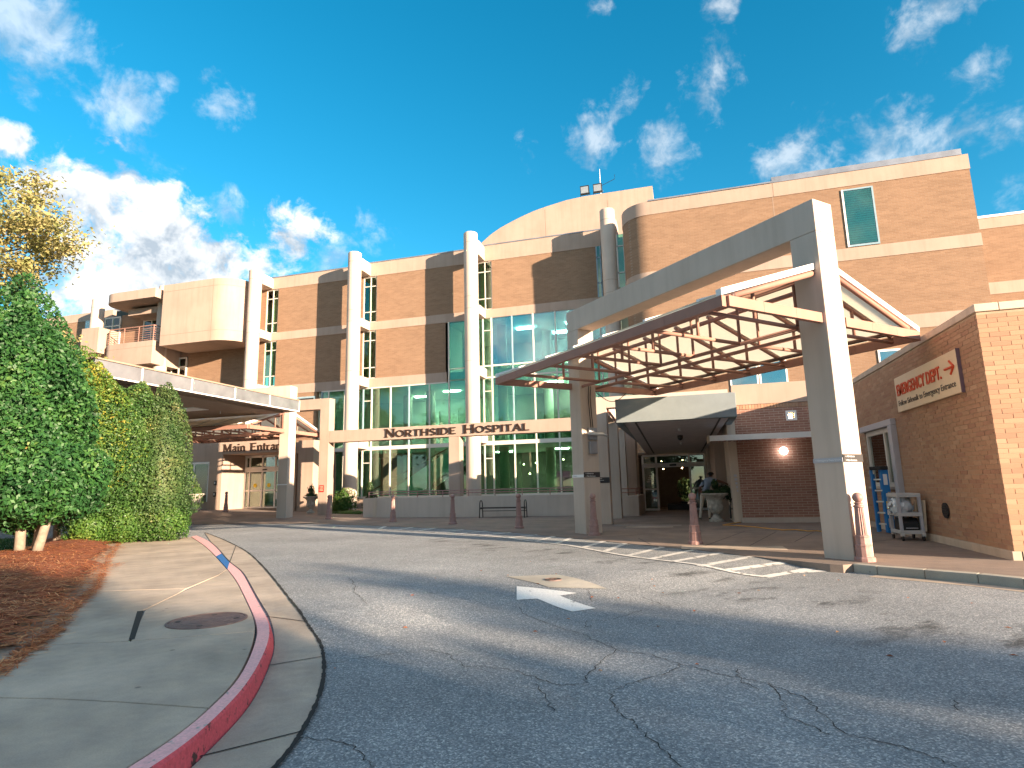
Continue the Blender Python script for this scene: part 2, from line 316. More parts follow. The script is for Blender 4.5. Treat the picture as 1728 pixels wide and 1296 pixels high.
# ------------------------------------------------------------------ mesh helpers
class MB:
    def __init__(s): s.v = []; s.f = []; s.mi = []; s.cur = 0
    def add(s, vs, fs):
        o = len(s.v); s.v += [tuple(p) for p in vs]
        for f in fs: s.f.append([o+i for i in f]); s.mi.append(s.cur)
        return s
    def box(s, x0, x1, y0, y1, z0, z1):
        return s.add([(x,y,z) for z in (z0,z1) for y in (y0,y1) for x in (x0,x1)],
            [(0,2,3,1),(4,5,7,6),(0,1,5,4),(2,6,7,3),(0,4,6,2),(1,3,7,5)])
    def obox(s, o, ax, ay, az):
        o, ax, ay, az = map(Vector, (o, ax, ay, az))
        vs = [o+i*ax+j*ay+k*az for k in (0,1) for j in (0,1) for i in (0,1)]
        fs = [(0,2,3,1),(4,5,7,6),(0,1,5,4),(2,6,7,3),(0,4,6,2),(1,3,7,5)]
        if ax.cross(ay).dot(az) < 0: fs = [f[::-1] for f in fs]
        return s.add(vs, fs)
    def prism(s, pts, z0, z1):
        a = sum(pts[i][0]*pts[(i+1)%len(pts)][1]-pts[(i+1)%len(pts)][0]*pts[i][1] for i in range(len(pts)))
        if a < 0: pts = pts[::-1]
        n = len(pts); zf0 = z0 if callable(z0) else (lambda x,y: z0); zf1 = z1 if callable(z1) else (lambda x,y: z1)
        vs = [(x,y,zf0(x,y)) for x,y in pts]+[(x,y,zf1(x,y)) for x,y in pts]
        return s.add(vs, [tuple(range(n))[::-1], tuple(range(n,2*n))]+[(i,(i+1)%n,n+(i+1)%n,n+i) for i in range(n)])
    def extrude(s, pts, d):
        """planar polygon of 3-D points swept by vector d"""
        n = len(pts); d = Vector(d); p = [Vector(q) for q in pts]
        nr = Vector((0,0,0))
        for i in range(n): nr += p[i].cross(p[(i+1)%n])
        if nr.dot(d) > 0: p = p[::-1]
        return s.add(p+[q+d for q in p], [tuple(range(n)), tuple(range(n,2*n))[::-1]]+[(i,n+i,n+(i+1)%n,(i+1)%n) for i in range(n)])
    def tube(s, pts, r, n=8, cap=True):
        pts = [Vector(p) for p in pts]; rs = r if isinstance(r, (list,tuple)) else [r]*len(pts); vs = []; fs = []
        for i, p in enumerate(pts):
            d = (pts[min(i+1,len(pts)-1)]-pts[max(i-1,0)]).normalized()
            a = d.cross(Vector((0,0,1)) if abs(d.z) < .9 else Vector((1,0,0))).normalized(); b = d.cross(a)
            vs += [p+rs[i]*(math.cos(2*math.pi*k/n)*a+math.sin(2*math.pi*k/n)*b) for k in range(n)]
        for i in range(len(pts)-1):
            for k in range(n):
                k2 = (k+1)%n; fs.append((i*n+k, i*n+k2, (i+1)*n+k2, (i+1)*n+k)[::-1])
        if cap: fs += [tuple(range(n)), tuple(range((len(pts)-1)*n, len(pts)*n))[::-1]]
        return s.add(vs, fs)
    def lathe(s, prof, c=(0,0,0), n=16, flute=0, fdep=0., cap=True):
        vs = []; fs = []; m = len(prof)
        for (r, z, *fl) in prof:
            for k in range(n):
                a = 2*math.pi*k/n; rr = r*(1-fdep*(k%2)) if fl else r
                vs.append((c[0]+rr*math.cos(a), c[1]+rr*math.sin(a), c[2]+z))
        for i in range(m-1):
            for k in range(n):
                k2 = (k+1)%n; fs.append((i*n+k, i*n+k2, (i+1)*n+k2, (i+1)*n+k))
        if cap: fs += [tuple(range(n))[::-1], tuple(range((m-1)*n, m*n))]
        return s.add(vs, fs)
    def strip(s, pts, w, zf):
        """flat ribbon along 2-D points"""
        P = [Vector(p[:2]) for p in pts]; vs = []
        for i, p in enumerate(P):
            d = (P[min(i+1,len(P)-1)]-P[max(i-1,0)]).normalized(); nn = Vector((-d.y,d.x))
            ww = w[i] if isinstance(w, list) else w
            for q in (p-nn*ww/2, p+nn*ww/2): vs.append((q.x,q.y,zf(q.x,q.y)))
        return s.add(vs, [(2*i,2*i+2,2*i+3,2*i+1) for i in range(len(P)-1)])
    def grid(s, rows, closed=False):
        m, n = len(rows), len(rows[0])
        return s.add([p for r in rows for p in r], [(i*n+j,i*n+j+1,(i+1)*n+j+1,(i+1)*n+j) for i in range(m-1) for j in range(n-1)])
ORG = {}
def org(o): return ORG.get(o.name, Vector((0,0,0))) if o else Vector((0,0,0))
def obj(name, mb, mats, parent=None, smooth=False, at=None, bevel=0.):
    """one mesh object; vertices are given in scene coordinates (or in local ones when at= is given for a top-level object)"""
    me = D.meshes.new(name); o_ = Vector((0,0,0)) if at is not None and parent is None else org(parent)
    me.from_pydata([(p[0]-o_.x,p[1]-o_.y,p[2]-o_.z) for p in mb.v], [], mb.f)
    if isinstance(mats, str): mats = [mats]
    for m in mats: me.materials.append(M[m])
    if len(mats) > 1: me.polygons.foreach_set('material_index', mb.mi)
    if smooth: me.polygons.foreach_set('use_smooth', [True]*len(me.polygons))
    me.update()
    o = D.objects.new(name, me); C.objects.link(o)
    if parent: o.parent = parent; ORG[o.name] = org(parent)
    elif at is not None: o.location = at; ORG[o.name] = Vector(at)
    if bevel:
        b = o.modifiers.new('bevel', 'BEVEL'); b.width = bevel; b.segments = 2; b.limit_method = 'ANGLE'
    if smooth == 'auto':
        me.polygons.foreach_set('use_smooth', [True]*len(me.polygons))
        e = o.modifiers.new('edges', 'EDGE_SPLIT'); e.split_angle = math.radians(35)
    return o
def part(name, mb, mats, parent, smooth=False, bevel=0.): return obj(name, mb, mats, parent, smooth, None, bevel)
def tag(o, label, cat, group=None):
    o['label'] = label; o['category'] = cat
    if group: o['group'] = group
    return o
def thing(name, label, cat, loc=(0,0,0), group=None):
    o = D.objects.new(name, None); C.objects.link(o); o.location = loc; o.empty_display_size = .3; ORG[o.name] = Vector(loc)
    return tag(o, label, cat, group)
def struct(name, mb, mats, kind='structure', smooth=False):
    o = obj(name, mb, mats, None, smooth); o['kind'] = kind; return o
def kids(o): return [c for c in D.objects if c.parent == o]
def dup(o, loc, label=None, rz=0., parent=None):
    c = o.copy(); C.objects.link(c)
    if parent: c.parent = parent
    else:
        c.location = loc; c.rotation_euler.z = rz; ORG[c.name] = Vector(loc)
        if label: c['label'] = label
    for k in CH.get(o.name, []): dup(k, None, None, 0., c)
    return c
CH = {}
def remember(o):
    CH[o.name] = kids(o)
    for k in CH[o.name]: remember(k)
def B(*a): return MB().box(*a)
def fast_mesh(name, verts, quads, mname, parent=None):
    me = D.meshes.new(name); n, q = len(verts), len(quads)
    o_ = org(parent); verts = verts-np.array(o_)
    me.vertices.add(n); me.vertices.foreach_set('co', verts.astype(np.float32).ravel())
    me.loops.add(q*4); me.loops.foreach_set('vertex_index', quads.astype(np.int32).ravel())
    me.polygons.add(q); me.polygons.foreach_set('loop_start', np.arange(0,q*4,4,dtype=np.int32)); me.polygons.foreach_set('loop_total', np.full(q,4,dtype=np.int32))
    me.update(); me.validate(); me.materials.append(M[mname])
    o = D.objects.new(name, me); C.objects.link(o)
    if parent: o.parent = parent
    return o
def leaf_quads(P, N, size, asp=.5, jit=.6):
    """a small diamond leaf at every point, facing roughly N"""
    n = len(P); N = N+RNG.normal(0,jit,(n,3)); N /= np.linalg.norm(N,axis=1)[:,None]+1e-9
    t = np.cross(N, RNG.normal(0,1,(n,3))); t /= np.linalg.norm(t,axis=1)[:,None]+1e-9
    b = np.cross(N, t); s = (size*RNG.uniform(.65,1.3,n))[:,None]
    fold = N*s*.18
    V = np.stack([P-t*s, P+b*s*asp+fold, P+t*s, P-b*s*asp+fold], 1).reshape(-1,3)
    return V, np.arange(4*n).reshape(n,4)
def ell_points(n, c, r, lo=.72, lump=.10, ex=2.5, seed=0, taper=0.):
    """points through the outer shell of a lumpy super-ellipsoid"""
    d = RNG.normal(0,1,(n,3)); d /= np.linalg.norm(d,axis=1)[:,None]
    k = (np.abs(d)**ex).sum(1)**(-1/ex)
    ph = np.random.default_rng(seed).uniform(0,6.28,(8,)); fr = np.random.default_rng(seed+1).uniform(3,9,(8,3))
    lu = sum(np.sin(d@fr[i]+ph[i]) for i in range(8))/8
    rad = k*(1+lump*lu*2)*(1-(1-lo)*RNG.uniform(0,1,n)**1.7)
    q = d*rad[:,None]
    if taper: q[:,:2] *= (1-taper*np.clip(q[:,2:3],-1,1))
    return np.array(c)+q*np.array(r), d/np.array(r)
def rz(X, Y):
    t = min(1,max(0,((.7071*(Y-X))-6.4)/1.6)); return -.13+.115*t*t*(3-2*t)
def zl(X, Y):
    """the forecourt rises gently towards the main entrance"""
    return .03*max(0,-X-14.5)*min(1,max(0,(Y-23.5)/4))
def drape(poly, lift, step=.14):
    """flat marking cut into small faces that follow the road"""
    bm = bmesh.new(); bm.faces.new([bm.verts.new((x,y,0)) for x,y in poly])
    for ax in (0,1):
        lo, hi = min(p[ax] for p in poly), max(p[ax] for p in poly); v = lo+step
        while v < hi:
            co = [0,0,0]; no = [0,0,0]; co[ax] = v; no[ax] = 1
            bmesh.ops.bisect_plane(bm, geom=bm.verts[:]+bm.edges[:]+bm.faces[:], plane_co=co, plane_no=no); v += step
    bmesh.ops.triangulate(bm, faces=bm.faces[:]); bm.normal_update()
    bm.verts.index_update(); mb = MB()
    mb.add([(v.co.x,v.co.y,rz(v.co.x,v.co.y)+lift) for v in bm.verts], [[v.index for v in (f.verts if f.normal.z > 0 else reversed(f.verts))] for f in bm.faces]); bm.free(); return mb
# ================================================================== ground
struct('ground', MB().prism([(-700,-700),(700,-700),(700,700),(-700,700)], -.9, -.45), 'earth')
# plan curves (metres): kerb joint, kerb front, gutter edge, mulch edge, hatching line, forecourt edge
KJ = [(-2.938,2.727),(-3.073,3.297),(-3.222,3.632),(-3.412,4.079),(-3.921,4.861),(-4.333,5.413),(-4.652,5.813),(-5.157,6.360),(-6.056,7.295),(-7.136,8.414),(-8.344,9.588),(-10.327,11.474),(-13.054,14.032),(-16.099,16.683)]
KF = [(-2.786,2.762),(-2.889,3.138),(-3.053,3.578),(-3.286,4.090),(-3.741,4.835),(-4.203,5.512),(-4.783,6.155),(-5.656,7.047),(-7.453,8.954),(-8.262,9.756),(-9.155,10.543),(-10.563,11.919),(-13.592,14.879),(-16.300,17.148)]
GO = [(-2.344,3.175),(-2.503,3.607),(-2.716,4.098),(-3.027,4.657),(-3.394,5.204),(-3.769,5.705),(-4.208,6.096),(-5.144,7.082),(-6.853,8.927),(-9.791,11.985),(-11.854,13.906),(-14.700,16.414),(-17.357,18.621)]
MU = [(-5.427,3.509),(-5.803,4.008),(-6.202,4.534),(-6.803,5.239),(-8.030,6.395),(-9.058,7.529),(-10.555,8.890),(-13.446,11.485),(-17.204,14.999)]
OUT = [(-12.930,20.741),(-10.810,19.883),(-9.044,19.128),(-6.928,17.863),(-5.384,16.802),(-3.918,15.396),(-2.790,14.381),(-1.850,13.170),(-1.149,12.317),(-0.393,11.644),(0.596,10.818),(1.099,10.622)]
EDGE = [(-23.238,26.170),(-18.378,24.238),(-15.012,23.093),(-11.021,21.347),(-7.979,19.947),(-5.043,18.074),(-2.380,15.741),(-0.994,14.426),(0.095,13.591),(1.387,12.141),(2.216,11.390),(2.579,11.060)]
RKT = [(2.580,11.423),(2.859,11.158),(3.409,10.808),(3.959,10.440),(4.340,10.044),(4.666,9.735)]
KJ = [(-2.62,-7),(-2.66,-2),(-2.76,.5),(-2.86,1.9)]+KJ
KF = [(-2.44,-7),(-2.48,-2),(-2.58,.5),(-2.69,1.9)]+KF
GO = [(-1.86,-7),(-1.9,-2),(-2.0,.6),(-2.15,2.1)]+GO
def smooth_line(P, n=4):
    out = []; P = [Vector(p) for p in P]
    for i in range(len(P)-1):
        a, b, c, d = P[max(i-1,0)], P[i], P[i+1], P[min(i+2,len(P)-1)]
        for k in range(n):
            t = k/n; out.append(tuple(.5*((2*b)+(c-a)*t+(2*a-5*b+4*c-d)*t*t+(3*b-a-3*c+d)*t**3)))
    return out+[tuple(P[-1])]
def relax(P, k=2):
    for _ in range(k): P = [P[0]]+[tuple((Vector(P[i-1])+2*Vector(P[i])+Vector(P[i+1]))/4) for i in range(1,len(P)-1)]+[P[-1]]
    return P
KJ, KF, GO = (relax(smooth_line(p), 6) for p in (KJ, KF, GO))
def inside(p, poly):
    x, y = p; c = False
    for i in range(len(poly)):
        x1, y1 = poly[i-1][:2]; x2, y2 = poly[i][:2]
        if (y1 > y) != (y2 > y) and x < (x2-x1)*(y-y1)/(y2-y1)+x1: c = not c
    return c
def axis(a, fine0, fine1, b, st):
    l = list(np.arange(fine0, fine1+.01, st)); return [a, (a+fine0)/2]+l+[(b+fine1)/2, b]
gx, gy = axis(-90, -34, 16, 90, .25), axis(-90, -8, 34, 60, .25)
road = struct('road', MB().grid([[(x,y,rz(x,y)) for x in gx] for y in gy]), 'asphalt', smooth=True)
mb = MB()
for cpts in [[(-2.151,7.620),(-1.947,7.255),(-1.505,6.814),(-1.141,6.502),(-1.018,6.303),(-0.745,5.977),(-0.832,5.517),(-0.892,5.170),(-0.876,4.948),(-1.038,4.885),(-1.285,5.012),(-1.507,5.176),(-1.788,5.222),(-2.005,5.214),(-2.260,5.523),(-2.498,5.623),(-2.860,5.408),(-3.266,5.000)],
[(-0.745,5.977),(-0.411,5.879),(-0.153,5.616),(0.199,5.391),(0.474,5.268),(0.619,5.106),(0.712,4.948),(0.755,4.672),(0.840,4.349),(1.039,4.263),(1.228,4.109),(1.290,4.007)],
[(-0.153,5.616),(-0.241,5.381),(-0.398,5.193),(-0.546,5.015),(-0.652,4.854),(-0.642,4.662),(-0.537,4.393),(-0.416,4.212),(-0.311,4.004),(-0.135,3.681)],
[(-1.113,6.939),(-1.188,6.785),(-1.210,7.131),(-1.011,7.165),(-0.882,7.342),(-0.775,7.523),(-0.644,7.819)],
[(-5.477,9.090),(-4.889,8.287),(-4.648,7.817),(-4.268,7.422),(-4.015,7.073)],
[(-1.250,4.870),(-1.107,4.563),(-0.994,4.350)],
[(-2.499,3.552),(-2.253,3.570),(-2.050,3.511),(-1.867,3.366),(-1.810,3.297)],
[(0.303,5.571),(0.301,5.262),(0.411,5.076)],
[(0.495,5.230),(0.551,4.854),(0.521,4.569),(0.736,4.326)],
[(1.690,5.131),(1.646,4.918)],
[(-1.474,8.800),(-1.336,8.434),(-1.320,8.216)],
[(-0.678,8.657),(-0.309,8.054)]]:
    pts = []
    for a, b in zip(cpts[:-1], cpts[1:]):                    # ragged in-between points
        n = 7
        for k in range(n):
            t = k/n; j = 0 if k == 0 else .022
            pts.append((a[0]+(b[0]-a[0])*t+random.uniform(-j,j), a[1]+(b[1]-a[1])*t+random.uniform(-j,j)))
    pts.append(cpts[-1])
    mb.strip(pts, [random.uniform(.003,.0105) for _ in pts], lambda x,y: rz(x,y)+.0055)
part('crack', mb, 'crack', road)
ar = [(-2.464,8.627),(-2.265,7.915),(-2.021,8.072),(-1.459,7.581),(-1.203,7.838),(-1.766,8.327),(-1.567,8.549)]
part('arrow_marking', drape(ar, .007), 'white_paint', road)
part('edge_line', MB().strip(smooth_line(OUT+[(1.9,10.75),(2.45,11.5)] if 0 else OUT, 10), .11, lambda x,y: rz(x,y)+.011), 'hatch_paint', road)
for (x0,y0,x1,y1) in [(-10.889,20.029,-11.289,21.917),(-9.914,19.428,-9.935,21.011),(-8.921,18.868,-8.866,20.492),(-7.939,18.348,-7.648,19.724),(-6.988,17.864,-6.526,19.278),(-5.976,17.206,-5.485,18.743),(-4.896,16.422,-4.375,18.023),(-3.863,15.559,-3.739,17.279),(-3.196,14.945,-3.129,16.604),(-2.370,13.996,-2.182,15.745),(-1.787,13.173,-1.594,15.283),(-1.220,12.460,-0.720,14.865),(-0.732,12.015,-0.199,13.840),(-0.340,11.605,0.278,13.289),(0.115,11.069,0.819,12.798),(0.535,10.882,1.295,12.241),(1.099,10.622,1.887,12.188),(1.673,11.206,2.488,12.072)]:
    q = [(x0+(x1-x0)*k/8, y0+(y1-y0)*k/14) for k in range(15)]
    part('hatch_stripe', MB().strip(q, .15, lambda x,y: rz(x,y)+.0075), 'hatch_paint', road)
mb = MB()
for k in range(34):                                          # fallen leaves and bits on the asphalt
    x = random.uniform(-4,4.5); y = random.uniform(3.2,11.5); a = random.uniform(0,6.28); s = random.uniform(.018,.04); z = rz(x,y)+.006
    mb.add([(x+s*math.cos(a),y+s*math.sin(a),z),(x-s*.5*math.sin(a),y+s*.5*math.cos(a),z+.01),(x-s*math.cos(a),y-s*math.sin(a),z),(x+s*.5*math.sin(a),y-s*.5*math.cos(a),z+.006)], [(0,1,2,3)])
struct('fallen_leaves', mb, 'needle', 'stuff')
# --- forecourt paving
back = [(9,6.4),(14,2.6),(30,-10),(34,60),(-60,60),(-60,40),(-34,31.5)]
ed = EDGE[:-1]+[(2.40,11.32)]+RKT[:-1]
plaza = struct('forecourt', MB().prism(ed+back, -.3, 0), 'plaza')
gxx, gyy = np.arange(-44,-13.9,1.), np.arange(23.5,42.1,.75)
part('forecourt_rise', MB().grid([[(x,y,zl(x,y)+.003) for x in gxx] for y in gyy]), 'plaza', plaza, True)
jl = [((1.5,18.4),(.3,14.3)),((2.3,18.2),(1.2,14.2)),((3.2,18.0),(2.3,15.3)),((-1.3,16.2),(-.9,14.6)),((-14.5,25.6),(-16,23.9)),((-3,15.9),(-1,17.6)),((-1,17.6),(2.2,20.3)),((2.7,14.0),(5.1,16.6)),((1.0,18.7),(5.1,18.9))]
mb = MB()
for a, b in jl: mb.strip([a,b], .018, lambda x,y: .004)
part('paving_joint', mb, 'joint', plaza)
part('white_line', MB().strip([(-2.5,21.2),(-.25,21.0)], .09, lambda x,y: .005), 'white_paint', plaza)
for (x0,x1,y0,y1) in ((-2.0,-.5,20.0,20.5),(-.2,1.9,13.6,14.3)): part('tactile_patch', B(x0,x1,y0,y1,.001,.006), 'gutter', plaza)
rk = RKT+[(9,6.4),(14,2.6)]
off = lambda pts, d: [(p[0]+d*.62, p[1]+d*.78) for p in pts]
k0 = off(rk, -.012)
for i in range(len(rk)-1):                                   # right-hand kerb, stone by stone
    a, b = Vector(rk[i]), Vector(rk[i+1]); n = max(1, int((b-a).length/2.4))
    for j in range(n):
        p, q = a.lerp(b, j/n), a.lerp(b, (j+1)/n); d = (q-p).normalized(); p = p+d*.004; q = q-d*.004
        nn = Vector((-d.y,d.x)); nn = nn if nn.dot(Vector((.6,.8))) > 0 else -nn
        part('kerbstone', MB().prism([tuple(p-nn*.02),tuple(q-nn*.02),tuple(q+nn*.16),tuple(p+nn*.16)], -.3, lambda x,y: .006), 'kerbstone', plaza, bevel=.012)
g1, g2 = off(rk, -.03), off(rk, -.32)
part('gutter_strip', MB().add([(x,y,rz(x,y)+.004) for x,y in g1]+[(x,y,rz(x,y)+.004) for x,y in g2], [(i,i+1,len(rk)+i+1,len(rk)+i) for i in range(1,len(rk)-1)]), 'gutter', plaza)
# --- left pavement: separate slabs
def inset(poly, d):
    n = len(poly); a = sum(poly[i-1][0]*poly[i][1]-poly[i][0]*poly[i-1][1] for i in range(n)); s = 1 if a > 0 else -1; out = []
    for i in range(n):
        p, q, r = Vector(poly[i-1]), Vector(poly[i]), Vector(poly[(i+1)%n]); e1, e2 = (q-p).normalized(), (r-q).normalized()
        n1, n2 = Vector((-e1.y,e1.x))*s, Vector((-e2.y,e2.x))*s; b = n1+n2
        b = b/max(.35, b.dot(n1)); out.append(tuple(q+b*d))
    return out
SJ = [[(-5.065,3.361),(-4.885,3.399),(-4.415,3.474),(-3.923,3.518),(-3.203,3.568)],
[(-6.214,4.597),(-5.394,4.908),(-4.375,5.455)],
[(-8.823,7.242),(-7.438,7.693)],
[(-6.648,6.226),(-7.185,7.274),(-8.038,9.026),(-8.386,9.743)],
[(-6.648,6.226),(-5.403,4.929)],
[(-13.767,11.835),(-12.503,12.566),(-12.000,13.008)]]
pav = struct('pavement', MB().prism([(-12,-7)]+[(p[0]-.05,p[1]) for p in KJ]+[(-17.4,15.6),(-18.4,15.3),(-13.5,11),(-10.9,8.4)], -.4, -.05), 'joint')
kj = lambda a, b: [p for p in KJ if a <= p[1] <= b]
near = lambda q: min(KJ, key=lambda p: (p[0]-q[0])**2+(p[1]-q[1])**2)
for l_, i_ in ((0,4),(1,2),(3,3),(5,2)): SJ[l_][i_] = near(SJ[l_][i_])
E0, E1, E3, E5 = SJ[0][4][1]-1e-4, SJ[1][2][1]-1e-4, SJ[3][3][1]-1e-4, SJ[5][2][1]-1e-4
S = [[(-9,-7)]+kj(-8,E0)+[SJ[0][4],SJ[0][3],SJ[0][2],SJ[0][1],(-6.4,3.1)],
     SJ[0][::-1][:4]+[(-6.6,3.6),(-6.9,4.3),SJ[1][0],SJ[1][1],SJ[1][2]]+kj(E0+2e-4,E1)[::-1],
     [SJ[1][1],SJ[1][2]]+kj(E1+2e-4,E3)+[SJ[3][3],SJ[3][2],SJ[3][1],SJ[3][0]],
     [(-7.4,4.4),SJ[1][0],SJ[1][1],SJ[3][0],SJ[3][1],SJ[2][1],SJ[2][0],(-9.9,7.0)],
     [(-9.9,7.0),SJ[2][0],SJ[2][1],SJ[3][2],SJ[3][3]]+kj(E3+2e-4,E5)+[SJ[5][2],SJ[5][1],SJ[5][0],(-14.6,11.4)],
     [(-14.6,11.4)]+SJ[5]+kj(E5+2e-4,17)+[(-17.6,15.4)]]
for i, s_ in enumerate(S):
    part('paving_slab', MB().prism(inset(s_, .009), -.2, 0), 'pavement', pav, bevel=.006)
part('slot_gap', MB().strip([(-6.63,6.15),(-5.43,4.96)], [.07,.05], lambda x,y: .003), 'joint', pav)
# kerb: profile swept between joint and front, high near the camera, dropped further on
def kerb_seg(i0, i1, mats):
    vs = []; mb = MB()
    for i in range(i0, i1+1):
        a, b = Vector(KJ[i]), Vector(KF[i]); d = (b-a).normalized(); z = rz(b.x,b.y)
        a2 = a+d*.018; e = b+d*.03
        vs.append([(a2.x,a2.y,-.1),(a2.x,a2.y,.006),(b.x-d.x*.02,b.y-d.y*.02,.008),(b.x,b.y,-.012),(e.x,e.y,min(-.02,z)),(e.x,e.y,-.3)])
    n = 6
    for r in range(len(vs)-1):
        for k in range(n-1):
            mb.cur = 0 if k <= 1 else 1
            mb.add([vs[r][k],vs[r][k+1],vs[r+1][k+1],vs[r+1][k]], [(0,3,2,1)])
    for r in (0,-1):
        mb.cur = 1; mb.add(vs[r], [tuple(range(n)) if r == 0 else tuple(range(n))[::-1]])
    return part('kerbstone', mb, mats, kerb)
kerb = thing('painted_kerb', 'red and pink painted kerb with one blue length curving round the left pavement', 'kerb', (-3,3,0))
PK = ['kerb_pink','kerb_red']
for a, b in ((0,2),(2,4),(4,6),(6,8),(8,10),(10,12),(12,14)): kerb_seg(4*a, 4*b, PK)
kerb_seg(56, 60, ['kerb_blue','kerb_blue']); kerb_seg(60, 68, PK)
nk = min(len(KF), len(GO)); rowsg = []
for k in range(nk):                                          # gutter pan, four strips wide so that it follows the road
    a, b = Vector((KF[k][0]+.03,KF[k][1]+.02)), Vector(GO[k])
    rowsg.append([(*(a.lerp(b,t/4)), rz(*a.lerp(b,t/4))+.012) for t in range(5)])
fine = []
for a, b in zip(rowsg[:-1], rowsg[1:]):
    for k in range(2): fine.append([tuple(Vector(p).lerp(Vector(q),k/2)) for p, q in zip(a,b)])
fine = [[(p[0],p[1],rz(p[0],p[1])+.012) for p in r] for r in fine+[rowsg[-1]]]
gut = struct('gutter', MB().grid(fine), 'gutter')
gof = [tuple(Vector(a).lerp(Vector(b),k/4)) for a, b in zip(GO[:-1],GO[1:]) for k in range(4)]
mb = MB(); mb.strip(gof, [random.uniform(.02,.045) for _ in gof], lambda x,y: rz(x,y)+.017)
for i in (20,32,40,48,56): mb.strip([tuple(Vector(KF[i]).lerp(Vector(GO[i]),k/5)) for k in range(6)], .014, lambda x,y: rz(x,y)+.017)
part('gutter_joint', mb, 'crack', gut)
def manhole(name, c, r, label, mt='manhole'):
    t = thing(name, label, 'manhole cover', c)
    part('frame_ring', MB().lathe([(r,-.02),(r,.008),(r*.94,.010),(r*.94,-.02)], c, 40, cap=False), mt, t)
    mb = MB().lathe([(r*.92,-.02),(r*.92,.006)], c, 40); part('lid', mb, mt, t)
    for k, q in enumerate((.24,.46,.66,.84)):
        part('raised_ring', MB().lathe([(r*q,.006),(r*q,.0085),(r*(q-.035),.0085),(r*(q-.035),.006)], c, 36, cap=False), 'dark_bronze', t)
    for k in range(4):
        a = k*1.57+.5; part('pick_hole', MB().lathe([(.03,.006),(.03,.0105)], (c[0]+r*.72*math.cos(a), c[1]+r*.72*math.sin(a), c[2]), 8), 'black', t)
manhole('manhole_cover', (-5.32,5.83,0.003), .42, 'large rusty round manhole cover in the pavement slab beside the red kerb')
z0 = rz(-2.06,9.26)
struct('road_patch', drape(((-2.9,9.5),(-2.0,8.7),(-1.2,8.95),(-2.1,9.8)), .006), 'kerbstone')
manhole('manhole_cover', (-2.06,9.26,z0+.008), .13, 'small round valve cover in the concrete patch behind the white road arrow')
# --- mulch bed and lawn
LAWNP = [(-90,-60),(-9.5,-7),(-8.5,0),(-13,4),(-17,8),(-16.2,11.2),(-18.6,14.6),(-21,15.6),(-30,16.5),(-90,18)]
LAWN = struct('lawn', MB().prism(LAWNP, -.4, .02), 'lawn_base')
MUP = MU+[(-17.6,16.2),(-19.6,16.6),(-21.5,16.4),(-20.4,14.74),(-17.14,12.03),(-16.5,11.0),(-17.2,8),(-13,4),(-9,1.2),(-6.3,1.2)]
def edge_dist(p):
    best = 9
    for i in range(len(MUP)):
        a, b = Vector(MUP[i-1]), Vector(MUP[i]); q = Vector(p); ab = b-a; t = max(0,min(1,(q-a).dot(ab)/ab.dot(ab))); best = min(best, (a+ab*t-q).length)
    return best
def mz(x, y): return .01+.20*min(1,edge_dist((x,y))/1.1)**.7+.02*math.sin(3*x+1.7*y)*math.sin(2.3*y)
mb = MB(); cells = {}; st = .3
for i in range(int(16/st)):
    for j in range(int(16/st)):
        x, y = -22+i*st, 1+j*st
        if inside((x,y), MUP): cells[(i,j)] = (x,y,mz(x,y))
idx = {k: n for n, k in enumerate(cells)}
mb.add(list(cells.values()), [(idx[(i,j)],idx[(i+1,j)],idx[(i+1,j+1)],idx[(i,j+1)]) for (i,j) in cells if all(k in idx for k in ((i+1,j),(i+1,j+1),(i,j+1)))])
mul = struct('mulch_bed', mb, 'mulch_base', smooth=True)
CL = list(cells.values()); P = []
while len(P) < 42000:
    k = random.choice(CL); x, y = k[0]+random.uniform(-.25,.25), k[1]+random.uniform(-.25,.25)
    if random.random() < min(1, 110/(x*x+y*y)): P.append((x,y,k[2]+random.uniform(-.004,.016)))
for k in range(1500):                                        # needles spilt over the edge onto the slabs
    i = random.randrange(len(MU)-1); q = Vector(MU[i]).lerp(Vector(MU[i+1]), random.random()); w_ = abs(random.gauss(0,.22))
    P.append((q.x+.75*w_, q.y-.55*w_+random.uniform(-.05,.05), .012))
P = np.array(P); n = len(P); a = RNG.uniform(0,6.28,n); tl = RNG.normal(0,.07,n); ln = RNG.uniform(.06,.13,n)[:,None]
d = np.stack([np.cos(a),np.sin(a),tl],1); w = np.stack([-np.sin(a),np.cos(a),0*a],1)*.0042
fast_mesh('pine_straw', np.stack([P-d*ln-w,P+d*ln-w,P+d*ln+w,P-d*ln+w],1).reshape(-1,3), np.arange(4*n).reshape(n,4), 'needle')['kind'] = 'stuff'
n = 16000; x = RNG.uniform(-30,-15.5,n); y = RNG.uniform(8,19.5,n)
keep = [not inside(p, MUP) and inside(p, LAWNP) for p in zip(x,y)]; x, y = x[keep], y[keep]; n = len(x); h = RNG.uniform(.04,.09,n); a = RNG.uniform(0,6.28,n)
b0 = np.stack([x,y,0*x+.02],1); w = np.stack([np.cos(a),np.sin(a),0*a],1)*.012; tip = b0+np.stack([RNG.normal(0,.03,n),RNG.normal(0,.03,n),h],1)
fast_mesh('grass', np.stack([b0-w,b0+w,tip+w*.2,tip-w*.2],1).reshape(-1,3), np.arange(4*n).reshape(n,4), 'grass_blade')['kind'] = 'stuff'
